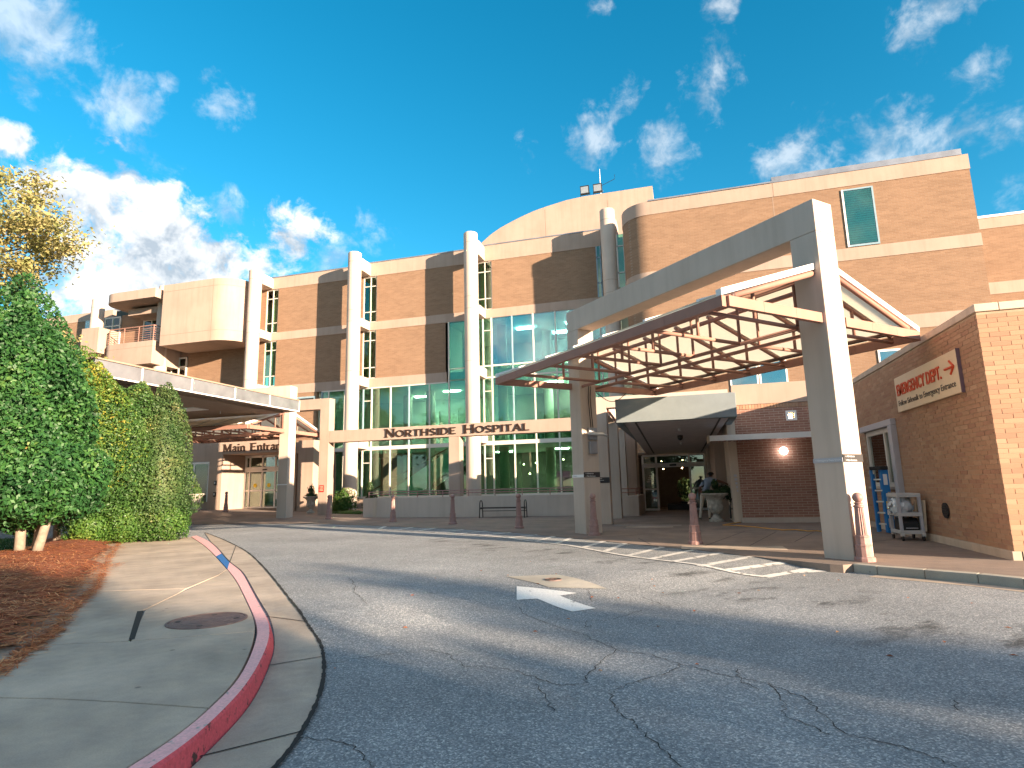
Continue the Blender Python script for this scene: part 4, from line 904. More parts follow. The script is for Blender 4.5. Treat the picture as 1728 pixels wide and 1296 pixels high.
# ================================================================== gateways, glass canopies
def gateway(name, label, P, u, z0, loc, left_col=True):
    """two square posts and a deep lintel; P outer near corner, u along, w through the thickness"""
    t = thing(name, label, 'gateway', loc); u = Vector((*u,0)); w = Vector((u.y,-u.x,0)); P = Vector((*P,0)); L_, a, th = 8.47, .57, .58
    H_, h = 6.75+z0, 6.10+z0
    for (s, nm) in ((0,'post'),(L_-a,'post')): part(nm, MB().obox(P+u*s+Vector((0,0,z0-.1)), u*a, w*th, (0,0,h-z0+.1-.002)), 'white_render', t, bevel=.015)
    part('lintel', MB().obox(P+Vector((0,0,h)), u*L_, w*th, (0,0,H_-h)), 'white_render', t, bevel=.015)
    return t
def canopy(name, label, P, u, w, z0, L_=8.25, hw=3.03, st=(.55,1.95,3.3,4.4,5.6,6.95)):
    """gable-shaped glass roof on a flat tube truss; P on the ridge line, u along the ridge, w towards the near eave"""
    t = thing(name, label, 'canopy', (P[0]+u[0]*L_/2,P[1]+u[1]*L_/2,z0+4.3))
    u, w, P = Vector((*u,0)), Vector((*w,0)), Vector((*P,0)); Z = lambda z: Vector((0,0,z+z0))
    pt = lambda s, q, z: P+u*s+w*q+Z(z)
    for s_ in (1,-1):                                        # fascia lengths, one piece between joints
        for k in range(6):
            a, b = k*L_/6+.003, (k+1)*L_/6-.003
            part('fascia', MB().obox(pt(a,s_*hw-(.10 if s_>0 else 0),4.29), u*(b-a), w*.10, (0,0,.19)), 'truss', t)
        for e in (0,L_):
            for k in range(3):
                a, b = .31+k*(hw-.42)/3, .31+(k+1)*(hw-.42)/3-.005
                q0, q1 = sorted((s_*a,s_*b)); part('fascia', MB().obox(pt(e-.05,q0,4.292), u*.10, w*(q1-q0), (0,0,.186)), 'truss', t)
        part('lower_chord', MB().tube([pt(0,s_*.31,4.33),pt(L_,s_*.31,4.33)], .045, 8), 'truss', t, True)
        part('ridge_tube', MB().tube([pt(0,s_*.31,5.26),pt(L_,s_*.31,5.26)], .055, 8), 'truss', t, True)
        for e in (0.06,L_-.06):
            part('gable_trim', MB().obox(pt(e-.05,s_*hw,4.49), u*.1, w*(-s_*(hw-.28)), (0,0,.0)) if 0 else MB().extrude([pt(e-.06,s_*hw,4.485),pt(e-.06,s_*hw,4.60),pt(e-.06,s_*.28,5.52),pt(e-.06,s_*.28,5.40)], u*.12), 'white_metal', t)
            part('gable_rafter', MB().tube([pt(e,s_*(hw-.08),4.44),pt(e,s_*.28,5.33)], .055, 8), 'truss', t, True)
            part('king_post', MB().obox(pt(e-.045,s_*.31-.045,4.3), u*.09, w*.09, (0,0,1.12)), 'truss', t)
        for s in st:
            part('tie', MB().tube([pt(s,s_*(hw-.06),4.36),pt(s,s_*.31,4.34)], .042, 8), 'truss', t, True)
            part('rafter', MB().tube([pt(s,s_*(hw-.06),4.46),pt(s,s_*.25,5.36)], .038, 8), 'truss', t, True)
            part('glazing_bar', MB().obox(pt(s-.03,s_*(hw-.05),4.535), u*.06, w*(-s_*(hw-.30)), (0,0,.0)) if 0 else MB().extrude([pt(s-.035,s_*(hw-.03),4.52),pt(s-.035,s_*(hw-.03),4.57),pt(s-.035,s_*.28,5.47),pt(s-.035,s_*.28,5.42)], u*.07), 'white_metal', t)
            part('post', MB().tube([pt(s,s_*.31,4.33),pt(s,s_*.31,5.26)], .032, 8), 'truss', t, True)
            part('post', MB().tube([pt(s,s_*1.55,4.35),pt(s,s_*1.55,4.93)], .035, 8), 'truss', t, True)
        ss_ = [0.12]+list(st)+[L_-.12]
        for a, b in zip(ss_[:-1], ss_[1:]):
            part('roof_panel', MB().extrude([pt(a+.04,s_*(hw-.05),4.515),pt(b-.04,s_*(hw-.05),4.515),pt(b-.04,s_*.28,5.42),pt(a+.04,s_*.28,5.42)], (0,0,.03)), 'roof_panel', t)
        part('eave_purlin', MB().tube([pt(0,s_*(hw-.3),4.52),pt(L_,s_*(hw-.3),4.52)], .05, 8), 'dark_bronze', t, True)
    return t
d45 = .70711
gw = gateway('entrance_gateway', 'tall pale concrete gateway frame set at an angle in front of the emergency entrance', (2.72,11.90), (-d45,d45), 0, (2.9,12.2,0))
for nm, pr_ in (('far_post', (-2.9,17.5)),):
    pass
# pointing strips on the near post
text_y = 1.66
def strip_sign(parent, o, ax, wdt, h, lines, bg, fg):
    ax = Vector((ax[0],ax[1],0)).normalized(); n = ax.cross(Vector((0,0,1))); o = Vector(o)
    part('direction_strip', MB().obox(o+n*.002, ax*wdt, n*.014, (0,0,h)), bg, parent)
    for i, ln in enumerate(lines):
        hh = h/len(lines); text('lettering', ln, fg, parent, o+n*.019+ax*.05+Vector((0,0,h-(i+1)*hh+hh*.22)), ax, (0,0,1), None, hh*.5, .003)
P0 = Vector((2.72,11.90,0)); uu = Vector((-d45,d45,0)); ww = Vector((d45,d45,0))
strip_sign(gw, P0+Vector((0,0,1.70)), ww, .58, .14, ['+ Admissions','+ Main Entrance'], 'sign_black', 'sign_white')
strip_sign(gw, P0+uu*.57+Vector((0,0,1.70)), -uu, .57, .085, ['< Emergency Department'], 'sign_grey', 'sign_white')
Q0 = P0+uu*7.9
strip_sign(gw, Q0+Vector((0,0,1.62)), ww, .58, .15, ['+ Admissions','+ Main Entrance'], 'sign_black', 'sign_white')
strip_sign(gw, Q0+uu*.57+Vector((0,0,1.62)), -uu, .57, .085, ['Emergency'], 'sign_white', 'sign_grey')
canopy('truss_canopy', 'brown tube truss canopy with pale gabled roof panels hung inside the angled gateway', (2.64+.29,11.98+.29), (-d45,d45), (-d45,-d45), 0)
mg = gateway('entrance_gateway', 'cream gateway post and lintel over the main entrance canopy', (-19.50,26.2), (-1,0), .13, (-19.8,26.5,0))
part('direction_strip', B(-20.07,-19.5,26.185,26.198,1.75,1.80), 'sign_white', mg)
canopy('truss_canopy', 'orange-brown tube truss canopy with pale gabled roof over the main entrance', (-19.78,26.48), (-1,0), (0,-1), .13)
# wall boxes and cables on the far post of the angled gateway
jb = thing('junction_box', 'grey weatherproof electrical boxes with black cables on the gateway post', 'electrical box', tuple(Q0+ww*.3+Vector((0,0,2.6))))
fz = Q0-uu*.09
part('upper_box', MB().obox(fz+ww*.20+Vector((0,0,2.72)), ww*.30, uu*.09, (0,0,.36)), 'grey_metal', jb, bevel=.015); part('lower_box', MB().obox(fz+ww*.21+Vector((0,0,2.30)), ww*.28, uu*.09, (0,0,.38)), 'grey_metal', jb, bevel=.015)
part('spotlight', MB().tube([fz-uu*.05+ww*.12+Vector((0,0,2.9)),fz-uu*.12+ww*.62+Vector((0,0,2.88)),fz-uu*.15+ww*.78+Vector((0,0,2.8))], [.05,.045,.02], 8), 'silver', jb, True)
for k in (0,.07): part('cable', MB().tube([fz+uu*.03+ww*(.30+k)+Vector((0,0,3.05)),fz+uu*.03+ww*(.27+k)+Vector((0,0,3.5)),fz+uu*.02+ww*(.24+k)+Vector((0,0,4.0)),fz+ww*(.26+k)+Vector((0,0,4.33))], .014, 6), 'black', jb, True)
part('cable', MB().tube([fz+ww*(.5+.12*i)+uu*0+Vector((0,0,4.2-.30*math.sin(math.pi*i/10))) for i in range(11)], .012, 5), 'black', jb, True)
# ================================================================== sign beam with serif lettering
YBm, dB = 28.9, .55
beam = thing('lettered_beam', 'long pale beam on square posts carrying dark bronze letters reading Northside Hospital', 'sign beam', (-12,YBm,0))
part('beam', B(-18.9,-3.4,YBm,YBm+dB,4.04,4.69), 'cream', beam, bevel=.012)
part('post', B(-19.50,-18.92,YBm,YBm+dB,0,6.55), 'cream', beam, bevel=.012); part('post', B(-11.75,-11.15,YBm,YBm+dB,0,4.035), 'cream', beam, bevel=.012)
part('arm', B(-23.6,-19.505,YBm,YBm+dB,5.95,6.552), 'cream', beam, bevel=.012); part('post', B(-3.38,-2.9,YBm,YBm+dB,0,4.69), 'cream', beam, bevel=.012)
part('red_notice', B(-19.42,-19.12,YBm-.02,YBm-.002,1.35,1.72), 'red_sign', beam)
for k in range(4): part('notice_line', B(-19.38,-19.16,YBm-.024,YBm-.021,1.42+k*.07,1.44+k*.07), 'sign_cream', beam)
def arcp(cx, cz, rx, rz_, a0, a1, n=10): return [(cx+rx*math.cos(math.radians(a0+(a1-a0)*k/n)), cz+rz_*math.sin(math.radians(a0+(a1-a0)*k/n))) for k in range(n+1)]
S_ = .19; s_ = .10
# glyphs: width, [(points, stroke width)], [(x, z) serif centres]
GL = {'N': (.98, [([(.16,0),(.16,1)],s_),([(.14,.97),(.84,.03)],S_),([(.84,0),(.84,1)],s_)], [(.16,0),(.12,1),(.84,1)]),
 'O': (1.06, [(arcp(.53,.5,.42,.43,0,360,24),.15)], []),
 'R': (.92, [([(.18,0),(.18,1)],S_),([(.18,.94)]+arcp(.5,.71,.25,.23,90,-90)+[(.18,.48)],.13),([(.46,.48),(.80,.0)],.17)], [(.18,0),(.15,1),(.84,0)]),
 'T': (.88, [([(.44,0),(.44,1)],S_),([(.05,.94),(.83,.94)],.12)], [(.44,0)]),
 'H': (1.02, [([(.18,0),(.18,1)],S_),([(.84,0),(.84,1)],S_),([(.18,.5),(.84,.5)],.12)], [(.18,0),(.18,1),(.84,0),(.84,1)]),
 'S': (.78, [([(.66,.80)]+arcp(.39,.72,.25,.22,40,200)+arcp(.40,.27,.27,.22,20,-150),.16)], []),
 'I': (.40, [([(.20,0),(.20,1)],S_)], [(.2,0),(.2,1)]),
 'D': (1.0, [([(.18,0),(.18,1)],S_),([(.18,.94)]+arcp(.46,.5,.40,.44,90,-90,14)+[(.18,.06)],.14)], [(.14,0),(.14,1)]),
 'E': (.84, [([(.18,0),(.18,1)],S_),([(.18,.94),(.74,.94)],.12),([(.18,.5),(.62,.5)],.11),([(.18,.06),(.76,.06)],.12)], [(.14,0),(.14,1)]),
 'P': (.84, [([(.18,0),(.18,1)],S_),([(.18,.94)]+arcp(.48,.69,.26,.25,90,-90)+[(.18,.44)],.13)], [(.18,0),(.15,1)]),
 'A': (1.0, [([(.10,0),(.48,1)],.11),([(.46,1),(.88,0)],S_),([(.26,.33),(.72,.33)],.10)], [(.10,0),(.88,0)]),
 'L': (.78, [([(.18,0),(.18,1)],S_),([(.18,.06),(.72,.06)],.12)], [(.18,1),(.14,0)]),
 'M': (1.16, [([(.17,0),(.17,1)],s_),([(.2,.98),(.56,.05)],S_),([(.54,.05),(.92,.98)],s_),([(.95,0),(.95,1)],S_)], [(.17,0),(.14,1),(.95,0),(.98,1)]),
 'a': (.60, [([(.14,.52)]+arcp(.30,.50,.15,.14,160,0)+[(.45,0)],.14),(arcp(.28,.18,.17,.16,0,360,14),.11)], [(.49,0)]),
 'i': (.36, [([(.18,0),(.18,.64)],.16),([(.18,.82),(.18,.97)],.17)], [(.18,0),(.14,.64)]),
 'n': (.68, [([(.16,0),(.16,.64)],.15),([(.16,.5)]+arcp(.36,.48,.18,.16,150,0)+[(.54,0)],.14)], [(.16,0),(.12,.64),(.54,0)]),
 't': (.42, [([(.2,.90),(.2,.12),(.32,.04)],.15),([(.04,.62),(.38,.62)],.08)], []),
 'r': (.52, [([(.16,0),(.16,.64)],.15),([(.16,.48),(.28,.60),(.44,.58)],.13)], [(.16,0),(.12,.64)]),
 'c': (.56, [(arcp(.32,.32,.22,.30,45,315,14),.13)], []),
 'e': (.58, [(arcp(.31,.32,.22,.30,0,315,16)[0:],.12),([(.12,.34),(.52,.34)],.08)], [])}
def letters(parent, textstr, x0, z0, y, cap, small, total, mname, dep=.05, serif=.30):
    """upright letters standing off a wall that faces -Y"""
    hs = [cap if (c.isupper() and (i == 0 or textstr[i-1] == ' ')) or small is None else small for i, c in enumerate(textstr)]
    adv = [(.55*cap if c == ' ' else GL[c][0]*h) for c, h in zip(textstr, hs)]; k = total/sum(adv); x = x0
    for c, h, a in zip(textstr, hs, adv):
        if c != ' ':
            g = GL[c]; mb = MB(); yo = 0
            T = lambda p: (x+p[0]*h*k, y, z0+p[1]*h)
            for pts, w in g[1]:
                n = len(pts); lft, rgt = [], []
                for i, p in enumerate(pts):
                    a_ = Vector(pts[max(0,i-1)]); b_ = Vector(pts[min(n-1,i+1)]); d = (b_-a_).normalized(); nn = Vector((-d.y,d.x))*w/2
                    lft.append((p[0]+nn.x,p[1]+nn.y)); rgt.append((p[0]-nn.x,p[1]-nn.y))
                vs = [T(p) for p in lft]+[T(p) for p in rgt]; q = [(v[0],v[1]-dep-yo,v[2]) for v in vs]; m_ = len(vs)
                fs = [(m_+i,m_+i+1,m_+n+i+1,m_+n+i)[::-1] for i in range(n-1)]+[(i,i+1,m_+i+1,m_+i) for i in range(n-1)]+[(n+i,m_+n+i,m_+n+i+1,n+i+1) for i in range(n-1)]
                fs += [(0,m_,m_+n,n),(n-1,2*n-1,m_+2*n-1,m_+n-1)]
                mb.add(vs+q, fs); yo += .0012
            for (sx, sz) in g[2]:
                zc = .035 if sz < .1 else sz-.035
                mb.box(x+(sx-serif/2)*h*k, x+(sx+serif/2)*h*k, y-dep-yo-.001, y, z0+(zc-.035)*h, z0+(zc+.035)*h)
            part('letter', mb, mname, parent)
        x += a*k
letters(beam, 'NORTHSIDE HOSPITAL', -15.45, 4.17, YBm-.003, .45, .355, 8.1, 'letter_bronze')
# ================================================================== emergency porch and colonnade
er = thing('entrance_porch', 'deep blue-grey box canopy over the emergency sliding doors', 'porch', (-.2,20,0))
part('fascia', B(-2.06,1.66,19.5,19.75,3.37,4.14), 'er_render', er, bevel=.012)
part('side_panel', B(-2.055,-1.85,19.76,31.5,3.3,4.12), 'er_render', er); part('side_panel', B(1.45,1.655,19.76,22.0,3.35,4.12), 'er_render', er)
part('roof', B(-1.84,1.44,19.76,31.5,3.9,4.1), 'er_render', er)
part('soffit', MB().extrude([(-1.845,19.755,3.40),(1.445,19.755,3.40),(1.0,31.5,2.85),(-1.845,31.5,2.85)], (0,0,.05)), 'er_soffit', er)
for a_, b_ in (((-1.5,19.8),(-1.5,31)),((1.15,19.8),(.8,31))): part('soffit_slot', MB().add([(a_[0],a_[1],3.392),(a_[0]+.07,a_[1],3.392),(b_[0]+.07,b_[1],2.868),(b_[0],b_[1],2.868)], [(0,1,2,3)]), 'black', er)
part('dome_camera', MB().lathe([(.02,-.16),(.08,-.12),(.11,-.05),(.11,.03)], (-.1,24.0,3.17), 16), 'black_metal', er, True)
for y in (22.0,26.5): part('sprinkler', MB().lathe([(.03,-.06),(.05,-.02),(.05,.03)], (-.1,y,3.27-.047*(y-22)), 10), 'silver', er)
# sliding doors: fixed side leaves, open middle, transom lights
sd = thing('sliding_doors', 'aluminium sliding doors of the emergency entrance standing open in the middle', 'doors', (-.5,31.7,0))
DX = [-2.1,-1.42,.22,.98]; DY = 31.7
mb = MB()
for x in DX: mb.box(x-.05,x+.05,DY,DY+.12,0,2.8)
mb.box(-2.1,.98,DY-.05,DY+.15,2.18,2.40).box(-2.1,.98,DY+.01,DY+.11,2.74,2.84)
for a_, b_ in ((-2.05,-1.47),(.27,.93)): mb.box(a_,b_,DY+.02,DY+.1,1.05,1.13); mb.box(a_,b_,DY+.02,DY+.1,.0,.12)
part('frame', mb, 'white_metal', sd); part('sensor', B(-.75,-.42,DY-.09,DY-.051,2.24,2.33), 'black', sd)
for a_, b_ in ((-2.05,-1.47),(.27,.93)):
    for z0_, z1_ in ((.12,1.05),(1.13,2.18)): part('pane', B(a_,b_,DY+.05,DY+.06,z0_,z1_), 'door_glass', sd)
for a_, b_ in ((-2.05,-1.47),(-1.37,.17),(.27,.93)): part('pane', B(a_,b_,DY+.05,DY+.06,2.4,2.74), 'door_glass', sd)
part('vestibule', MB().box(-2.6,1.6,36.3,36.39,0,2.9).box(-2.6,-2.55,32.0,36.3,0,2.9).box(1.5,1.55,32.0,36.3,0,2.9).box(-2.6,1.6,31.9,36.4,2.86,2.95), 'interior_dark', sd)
part('threshold', B(-2.1,.98,DY-.25,DY+.1,.0,.012), 'black', sd); part('door_mat', B(-1.0,.2,32.2,34.5,.005,.3), 'black', sd)
for x, y, z in ((-1.15,31.95,2.5),(-.1,31.95,2.52),(-1.1,32.3,2.1),(-.15,32.3,2.12)): part('downlight', MB().lathe([(.01,-.02),(.035,0),(.01,.03)], (x,y,z), 8), 'lamp_warm', sd)
part('jamb', B(1.0,1.115,29.5,31.8,0,3.2), 'white_render', sd)
for k in range(4): part('door_notice', B(-1.95+.05*k,-1.6,DY+.035,DY+.045,1.45+k*.1,1.48+k*.1), 'sign_white', sd)
pp = thing('potted_shrub', 'dark bushy shrub standing just inside the open emergency doors', 'plant', (-.05,32.6,0))
V, Q = leaf_quads(*ell_points(700, (-.05,32.6,1.0), (.42,.42,.6), .3), .07); fast_mesh('foliage', V, Q, 'leaf_dark', pp)
part('pot', MB().lathe([(.2,0),(.28,.42),(.30,.42)], (-.05,32.6,0), 14), 'black', pp)
co_ = thing('colonnade', 'row of square cream posts with lintels leading back to the emergency doors', 'colonnade', (-2.9,25,0))
for i, y in enumerate((21.6,25.15,28.2)):
    part('post', B(-3.15,-2.62,y,y+.5,0,4.55), 'white_render', co_, bevel=.012)
    if i < 2: part('side_lintel', B(-3.1,-2.67,y+.505,(25.145,28.195)[i],4.0,4.5), 'white_render', co_)
    part('lintel', B(-2.615,1.6,y,y+.5,4.15,4.55), 'white_render', co_)
    part('brace', MB().tube([(-2.6,y+.25,4.1),(-2.2,y+.25,3.5)], .05, 6), 'truss', co_)
part('lintel', B(-6.0,-3.155,21.6,22.1,3.95,4.62) if 0 else B(-3.5,-3.155,21.6,22.1,3.95,4.54), 'white_render', co_)
part('end_pier', B(-2.75,-2.3,30.0,31.6,0,4.2), 'white_render', co_)
strip_sign(co_, (-3.15,21.6,1.45), (1,0), .53, .2, ['Admissions','Main Entrance','Emergency'], 'sign_black', 'sign_white')
lw = thing('low_wall', 'low cream wall with a brown rail beside the emergency doors', 'wall', (-2.5,27.2,0))
part('wall', B(-3.0,-2.05,26.9,27.15,0,.88), 'white_render', lw, bevel=.01); part('wall', B(-2.3,-2.045,27.155,30.9,0,.876), 'white_render', lw)
part('rail', MB().tube([(-3.0,27.0,1.18),(-2.15,27.0,1.18),(-2.15,30.8,1.18)], .03, 6), 'truss', lw); part('rail', MB().tube([(-3.0,27.0,1.02),(-2.15,27.0,1.02),(-2.15,30.8,1.02)], .025, 6), 'truss', lw)
for p in ((-2.95,27.0),(-2.15,27.0),(-2.15,29)): part('rail_post', MB().tube([(*p,.88),(*p,1.18)], .025, 6), 'truss', lw)
aw = thing('awning', 'flat white metal awning with a ribbed dark underside on the annexe wall', 'awning', (2.4,20.8,2.8))
part('edge', B(.85,6,20.78,20.83,2.73,2.91), 'white_metal', aw); part('deck', B(.87,6,20.83,22.08,2.84,2.89), 'white_metal', aw); part('edge', B(.8,.86,20.84,22.08,2.7,2.93), 'sand_concrete', aw)
for k in range(24): part('rib', MB().box(1.0+k*.17,1.08+k*.17,20.84,22.07,2.76,2.835), 'truss', aw)
gl = thing('globe_lamp', 'lit white globe lamp on the brick wall under the awning', 'wall lamp', (3.24,21.95,2.37))
part('globe', MB().lathe([(.13*math.sin(math.pi*k/10)+.001,-.13*math.cos(math.pi*k/10)) for k in range(11)], (3.24,21.92,2.37), 18), 'globe_lit', gl, True); part('arm', MB().tube([(3.24,21.95,2.45),(3.24,22.09,2.5)], .03, 8), 'white_metal', gl)
sq = thing('square_wall_light', 'square white-framed wall light high on the brick annexe', 'wall lamp', (3.6,22.05,3.57))
mb = MB().box(3.44,3.78,22.02,22.085,3.40,3.47).box(3.44,3.78,22.02,22.085,3.67,3.74).box(3.44,3.52,22.021,22.084,3.47,3.67).box(3.70,3.78,22.021,22.084,3.47,3.67)
part('frame', mb, 'white_metal', sq); part('lens', B(3.52,3.64,22.05,22.086,3.47,3.62), 'lamp_warm', sq); part('recess', B(3.52,3.70,22.07,22.088,3.47,3.67), 'black', sq)
# ================================================================== main entrance
me_ = thing('main_entrance_porch', 'cream main entrance wall with dark serif lettering over glazed sliding doors', 'porch', (-26,31,0))
part('pier', B(-28.85,-27.85,31.0,33.1,0,4.6), 'cream', me_, bevel=.012); part('lintel', B(-27.845,-23.3,31.0,31.6,3.82,4.6), 'cream', me_, bevel=.012)
part('soffit', B(-27.845,-23.3,31.605,33.2,3.83,4.0), 'cream', me_); part('pier', B(-22.35,-21.3,31.0,33.2,0,4.45), 'cream', me_, bevel=.012); part('pier', B(-23.3,-22.9,31.62,33.2,0,4.4), 'cream', me_)
part('lintel', B(-22.9,-22.355,31.3,31.8,3.7,4.4), 'cream', me_)
letters(me_, 'Main Entrance', -27.85, 3.98, 30.997, .47, None, 5.0, 'letter_bronze', .04, .26)
mb = MB(); dx = [-28.0+.0,-27.5+.85-.85,-26.5,-25.45,-24.4]; dx = [-27.8,-27.45,-26.47,-25.47,-24.45]; zb = .40
dx = [-28.0,-27.45,-26.47,-25.47,-24.45]
for x in dx[1:]: mb.box(x-.05,x+.05,33,33.12,zb,3.75)
mb.box(-27.84,-24.0,32.98,33.14,2.72,3.05).box(-27.84,-24.0,33.0,33.12,3.66,3.8).box(-27.84,-27.74,33.0,33.12,zb,3.66).box(-27.84,-24,33.02,33.1,1.48,1.58).box(-27.84,-24,33.01,33.11,zb,zb+.1)
dr = thing('main_doors', 'pale framed glass sliding doors under the main entrance lettering', 'doors', (-26,33,.4))
part('frame', mb, 'white_metal', dr); part('sensor', B(-26.4,-26.1,32.93,32.979,2.82,2.9), 'black', dr)
xs = [-27.74]+[x for x in dx[1:]]+[-24.0]
for a_, b_ in zip(xs[:-1], xs[1:]):
    for z0_, z1_ in ((zb+.1,1.48),(1.58,2.72),(3.05,3.66)): part('pane', B(a_+.05,b_-.05,33.05,33.06,z0_,z1_), 'door_glass', dr)
for x in (-27.0,-25.95): part('decal', MB().tube([(x,33.04,1.86),(x,33.03,1.86)], .13, 14), 'yellow', dr)
part('notice', B(-25.4,-24.55,33.03,33.04,.95,1.4), 'sign_white', dr)
for k in range(5): part('notice_line', B(-25.3,-24.65,33.02,33.03,1.0+k*.075,1.025+k*.075), 'sign_black', dr)
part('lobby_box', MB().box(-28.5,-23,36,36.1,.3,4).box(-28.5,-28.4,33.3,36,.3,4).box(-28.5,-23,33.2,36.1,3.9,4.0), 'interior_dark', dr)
for x, z in ((-28.28,2.05),(-28.28,1.35)): part('call_panel', B(x-.12,x+.1,30.97,30.998,z-.13,z+.14), 'sign_black', me_)
for x, z in ((-28.28,2.05),(-28.28,1.35)): part('call_label', B(x-.08,x+.0,30.96,30.971,z-.05,z+.08), 'sign_white', me_)
part('side_window', MB().box(-31.6,-31.5,31.45,31.55,.9,3.4).box(-30.5,-30.4,31.45,31.55,.9,3.4).box(-29.3,-29.2,31.45,31.55,.9,3.4).box(-31.6,-29.2,31.46,31.54,3.3,3.42), 'white_metal', me_)
for a_ in (-31.5,-30.4): part('pane', B(a_,a_+1.0,31.49,31.5,.9,3.3), 'glass', me_)
part('side_wall', B(-34,-28.86,31.56,31.7,3.42,5.2), 'cream', me_); part('side_wall', B(-34,-28.86,31.56,31.7,0,.9), 'cream', me_); part('side_back', B(-34,-28.9,34.2,34.3,0,5), 'interior_wall', me_)
# flat drive-through roof on the left
fr_ = thing('drive_through_roof', 'flat porte-cochere roof with a grey metal fascia and brown soffit over the drive', 'canopy', (-23,19,5.3))
for k, (a_, b_) in enumerate(((14.2,16.0),(16.0,18.2),(18.2,20.5),(20.5,22.7),(22.7,24.9))): part('fascia_panel', B(-18.05,-17.98,a_+.03,b_-.03,5.32,5.78), 'grey_metal', fr_)
for y in (16.0,18.2,20.5,22.7,24.88): part('seam', B(-18.05,-17.97,y-.028,y+.028,5.31,5.79), 'white_metal', fr_)
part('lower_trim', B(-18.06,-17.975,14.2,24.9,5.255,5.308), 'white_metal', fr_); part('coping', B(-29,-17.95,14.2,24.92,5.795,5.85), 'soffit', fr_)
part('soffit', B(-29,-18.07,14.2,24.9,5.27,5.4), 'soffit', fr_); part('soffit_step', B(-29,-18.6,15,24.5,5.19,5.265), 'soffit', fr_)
part('skylight', B(-22.6,-20.6,21.0,21.9,5.16,5.185), 'sign_white', fr_)
for y in (17.5,19.5,22.5): part('sprinkler', MB().lathe([(.02,-.14),(.03,-.02)], (-20.5,y,5.19), 6), 'silver', fr_)
for x, y in ((-27.5,22.5),(-27.5,16)): part('column', MB().lathe([(.3,0),(.3,5.18)], (x,y,0), 20), 'cream', fr_, True)
# ================================================================== street furniture
pw = thing('planter_wall', 'long low cream planter wall with a two-bar brown rail in front of the lobby glass', 'wall', (-10.5,27.6,0))
part('wall', B(-15.95,-3.25,27.6,27.85,0,.98), 'white_render', pw, bevel=.012); part('end_return', B(-15.95,-15.7,27.86,31,0,.975), 'white_render', pw)
part('pilaster', B(-15.35,-15.15,27.575,27.599,0,.98), 'sand_concrete', pw)
for z in (1.16,1.28): part('rail', MB().tube([(-15.7,30,z),(-15.7,27.75,z),(-3.3,27.75,z)], .028, 6), 'bollard_paint', pw)
for k in range(10): part('rail_post', MB().tube([(-15.7+k*1.36,27.75,.98),(-15.7+k*1.36,27.75,1.28)], .026, 6), 'bollard_paint', pw)
bn = thing('park_bench', 'black iron bench with looped arms against the planter wall', 'bench', (-8.2,26.8,0))
for x in (-9.27,-7.13):
    part('arm_frame', MB().tube([(x,26.5,0),(x,26.55,.55)]+[(x,26.74-.19*math.cos(math.pi*k/8),.60+.19*math.sin(math.pi*k/8)) for k in range(9)]+[(x,26.93,.55),(x,26.98,0)], .024, 8), 'black_metal', bn, True)
    part('leg_bar', MB().tube([(x,26.53,.40),(x,26.95,.40)], .02, 6), 'black_metal', bn)
part('seat', B(-9.25,-7.15,26.55,26.92,.42,.46), 'black_metal', bn, bevel=.01)
for k in range(4): part('seat_slat', B(-9.25,-7.15,26.56+k*.09,26.63+k*.09,.462,.478), 'dark_bronze', bn)
part('stretcher', MB().tube([(-9.27,26.9,.30),(-7.13,26.9,.30)], .016, 6), 'black_metal', bn)
# bollards
BOL = [(2.862,11.836),(0.112,14.732),(-2.577,17.083),(-5.561,19.944),(-8.935,22.340),(-12.501,24.211),(-16.965,26.088),(-20.983,27.660),(-26.173,29.602)]
def bollard_parts(t):
    o = MB().lathe([(.17,0),(.17,.05),(.155,.075),(.135,.08),(.13,.25),(.138,.255),(.138,.275),(.12,.285),(.112,.40),(.12,.405),(.12,.425),(.10,.435)], (0,0,0), 12); b = obj('base', o, 'bollard_paint', t, False)
    s = obj('fluted_shaft', MB().lathe([(.092,.435),(.096,.45,1),(.074,.90,1),(.072,.905)], (0,0,0), 32, 1, .12), 'bollard_paint', t)
    c = obj('collar', MB().lathe([(.07,.90),(.088,.915),(.088,.94),(.06,.95),(.06,.965),(.082,.975),(.082,.99),(.045,1.0)], (0,0,0), 20), 'bollard_paint', t, 'auto')
    g = obj('ball', MB().lathe([(.001+.088*math.sin(math.pi*k/12),1.078-.088*math.cos(math.pi*k/12)) for k in range(13)], (0,0,0), 20), 'bollard_paint', t, True)
blab = ['pinkish brown fluted bollard nearest the camera, against the white-lit gateway post','brown fluted bollard in front of the emergency doors and the person','brown fluted bollard at the foot of the gateway post with the electrical boxes',
 'brown fluted bollard in front of the right end of the black bench','brown fluted bollard standing left of the black bench','brown fluted bollard before the left end of the planter wall',
 'brown fluted bollard by the post with the red notice','brown fluted bollard at the foot of the main entrance gateway post','brown fluted bollard beside the hedge, before the main entrance doors']
b0 = D.objects.new('bollard', None); C.objects.link(b0); bollard_parts(b0); remember(b0)
for i, (x, y) in enumerate(BOL):
    o = b0 if i == 0 else dup(b0, (0,0,0))
    o.location = (x,y,zl(x,y)); tag(o, blab[i], 'bollard', 'fluted bollards along the forecourt edge')
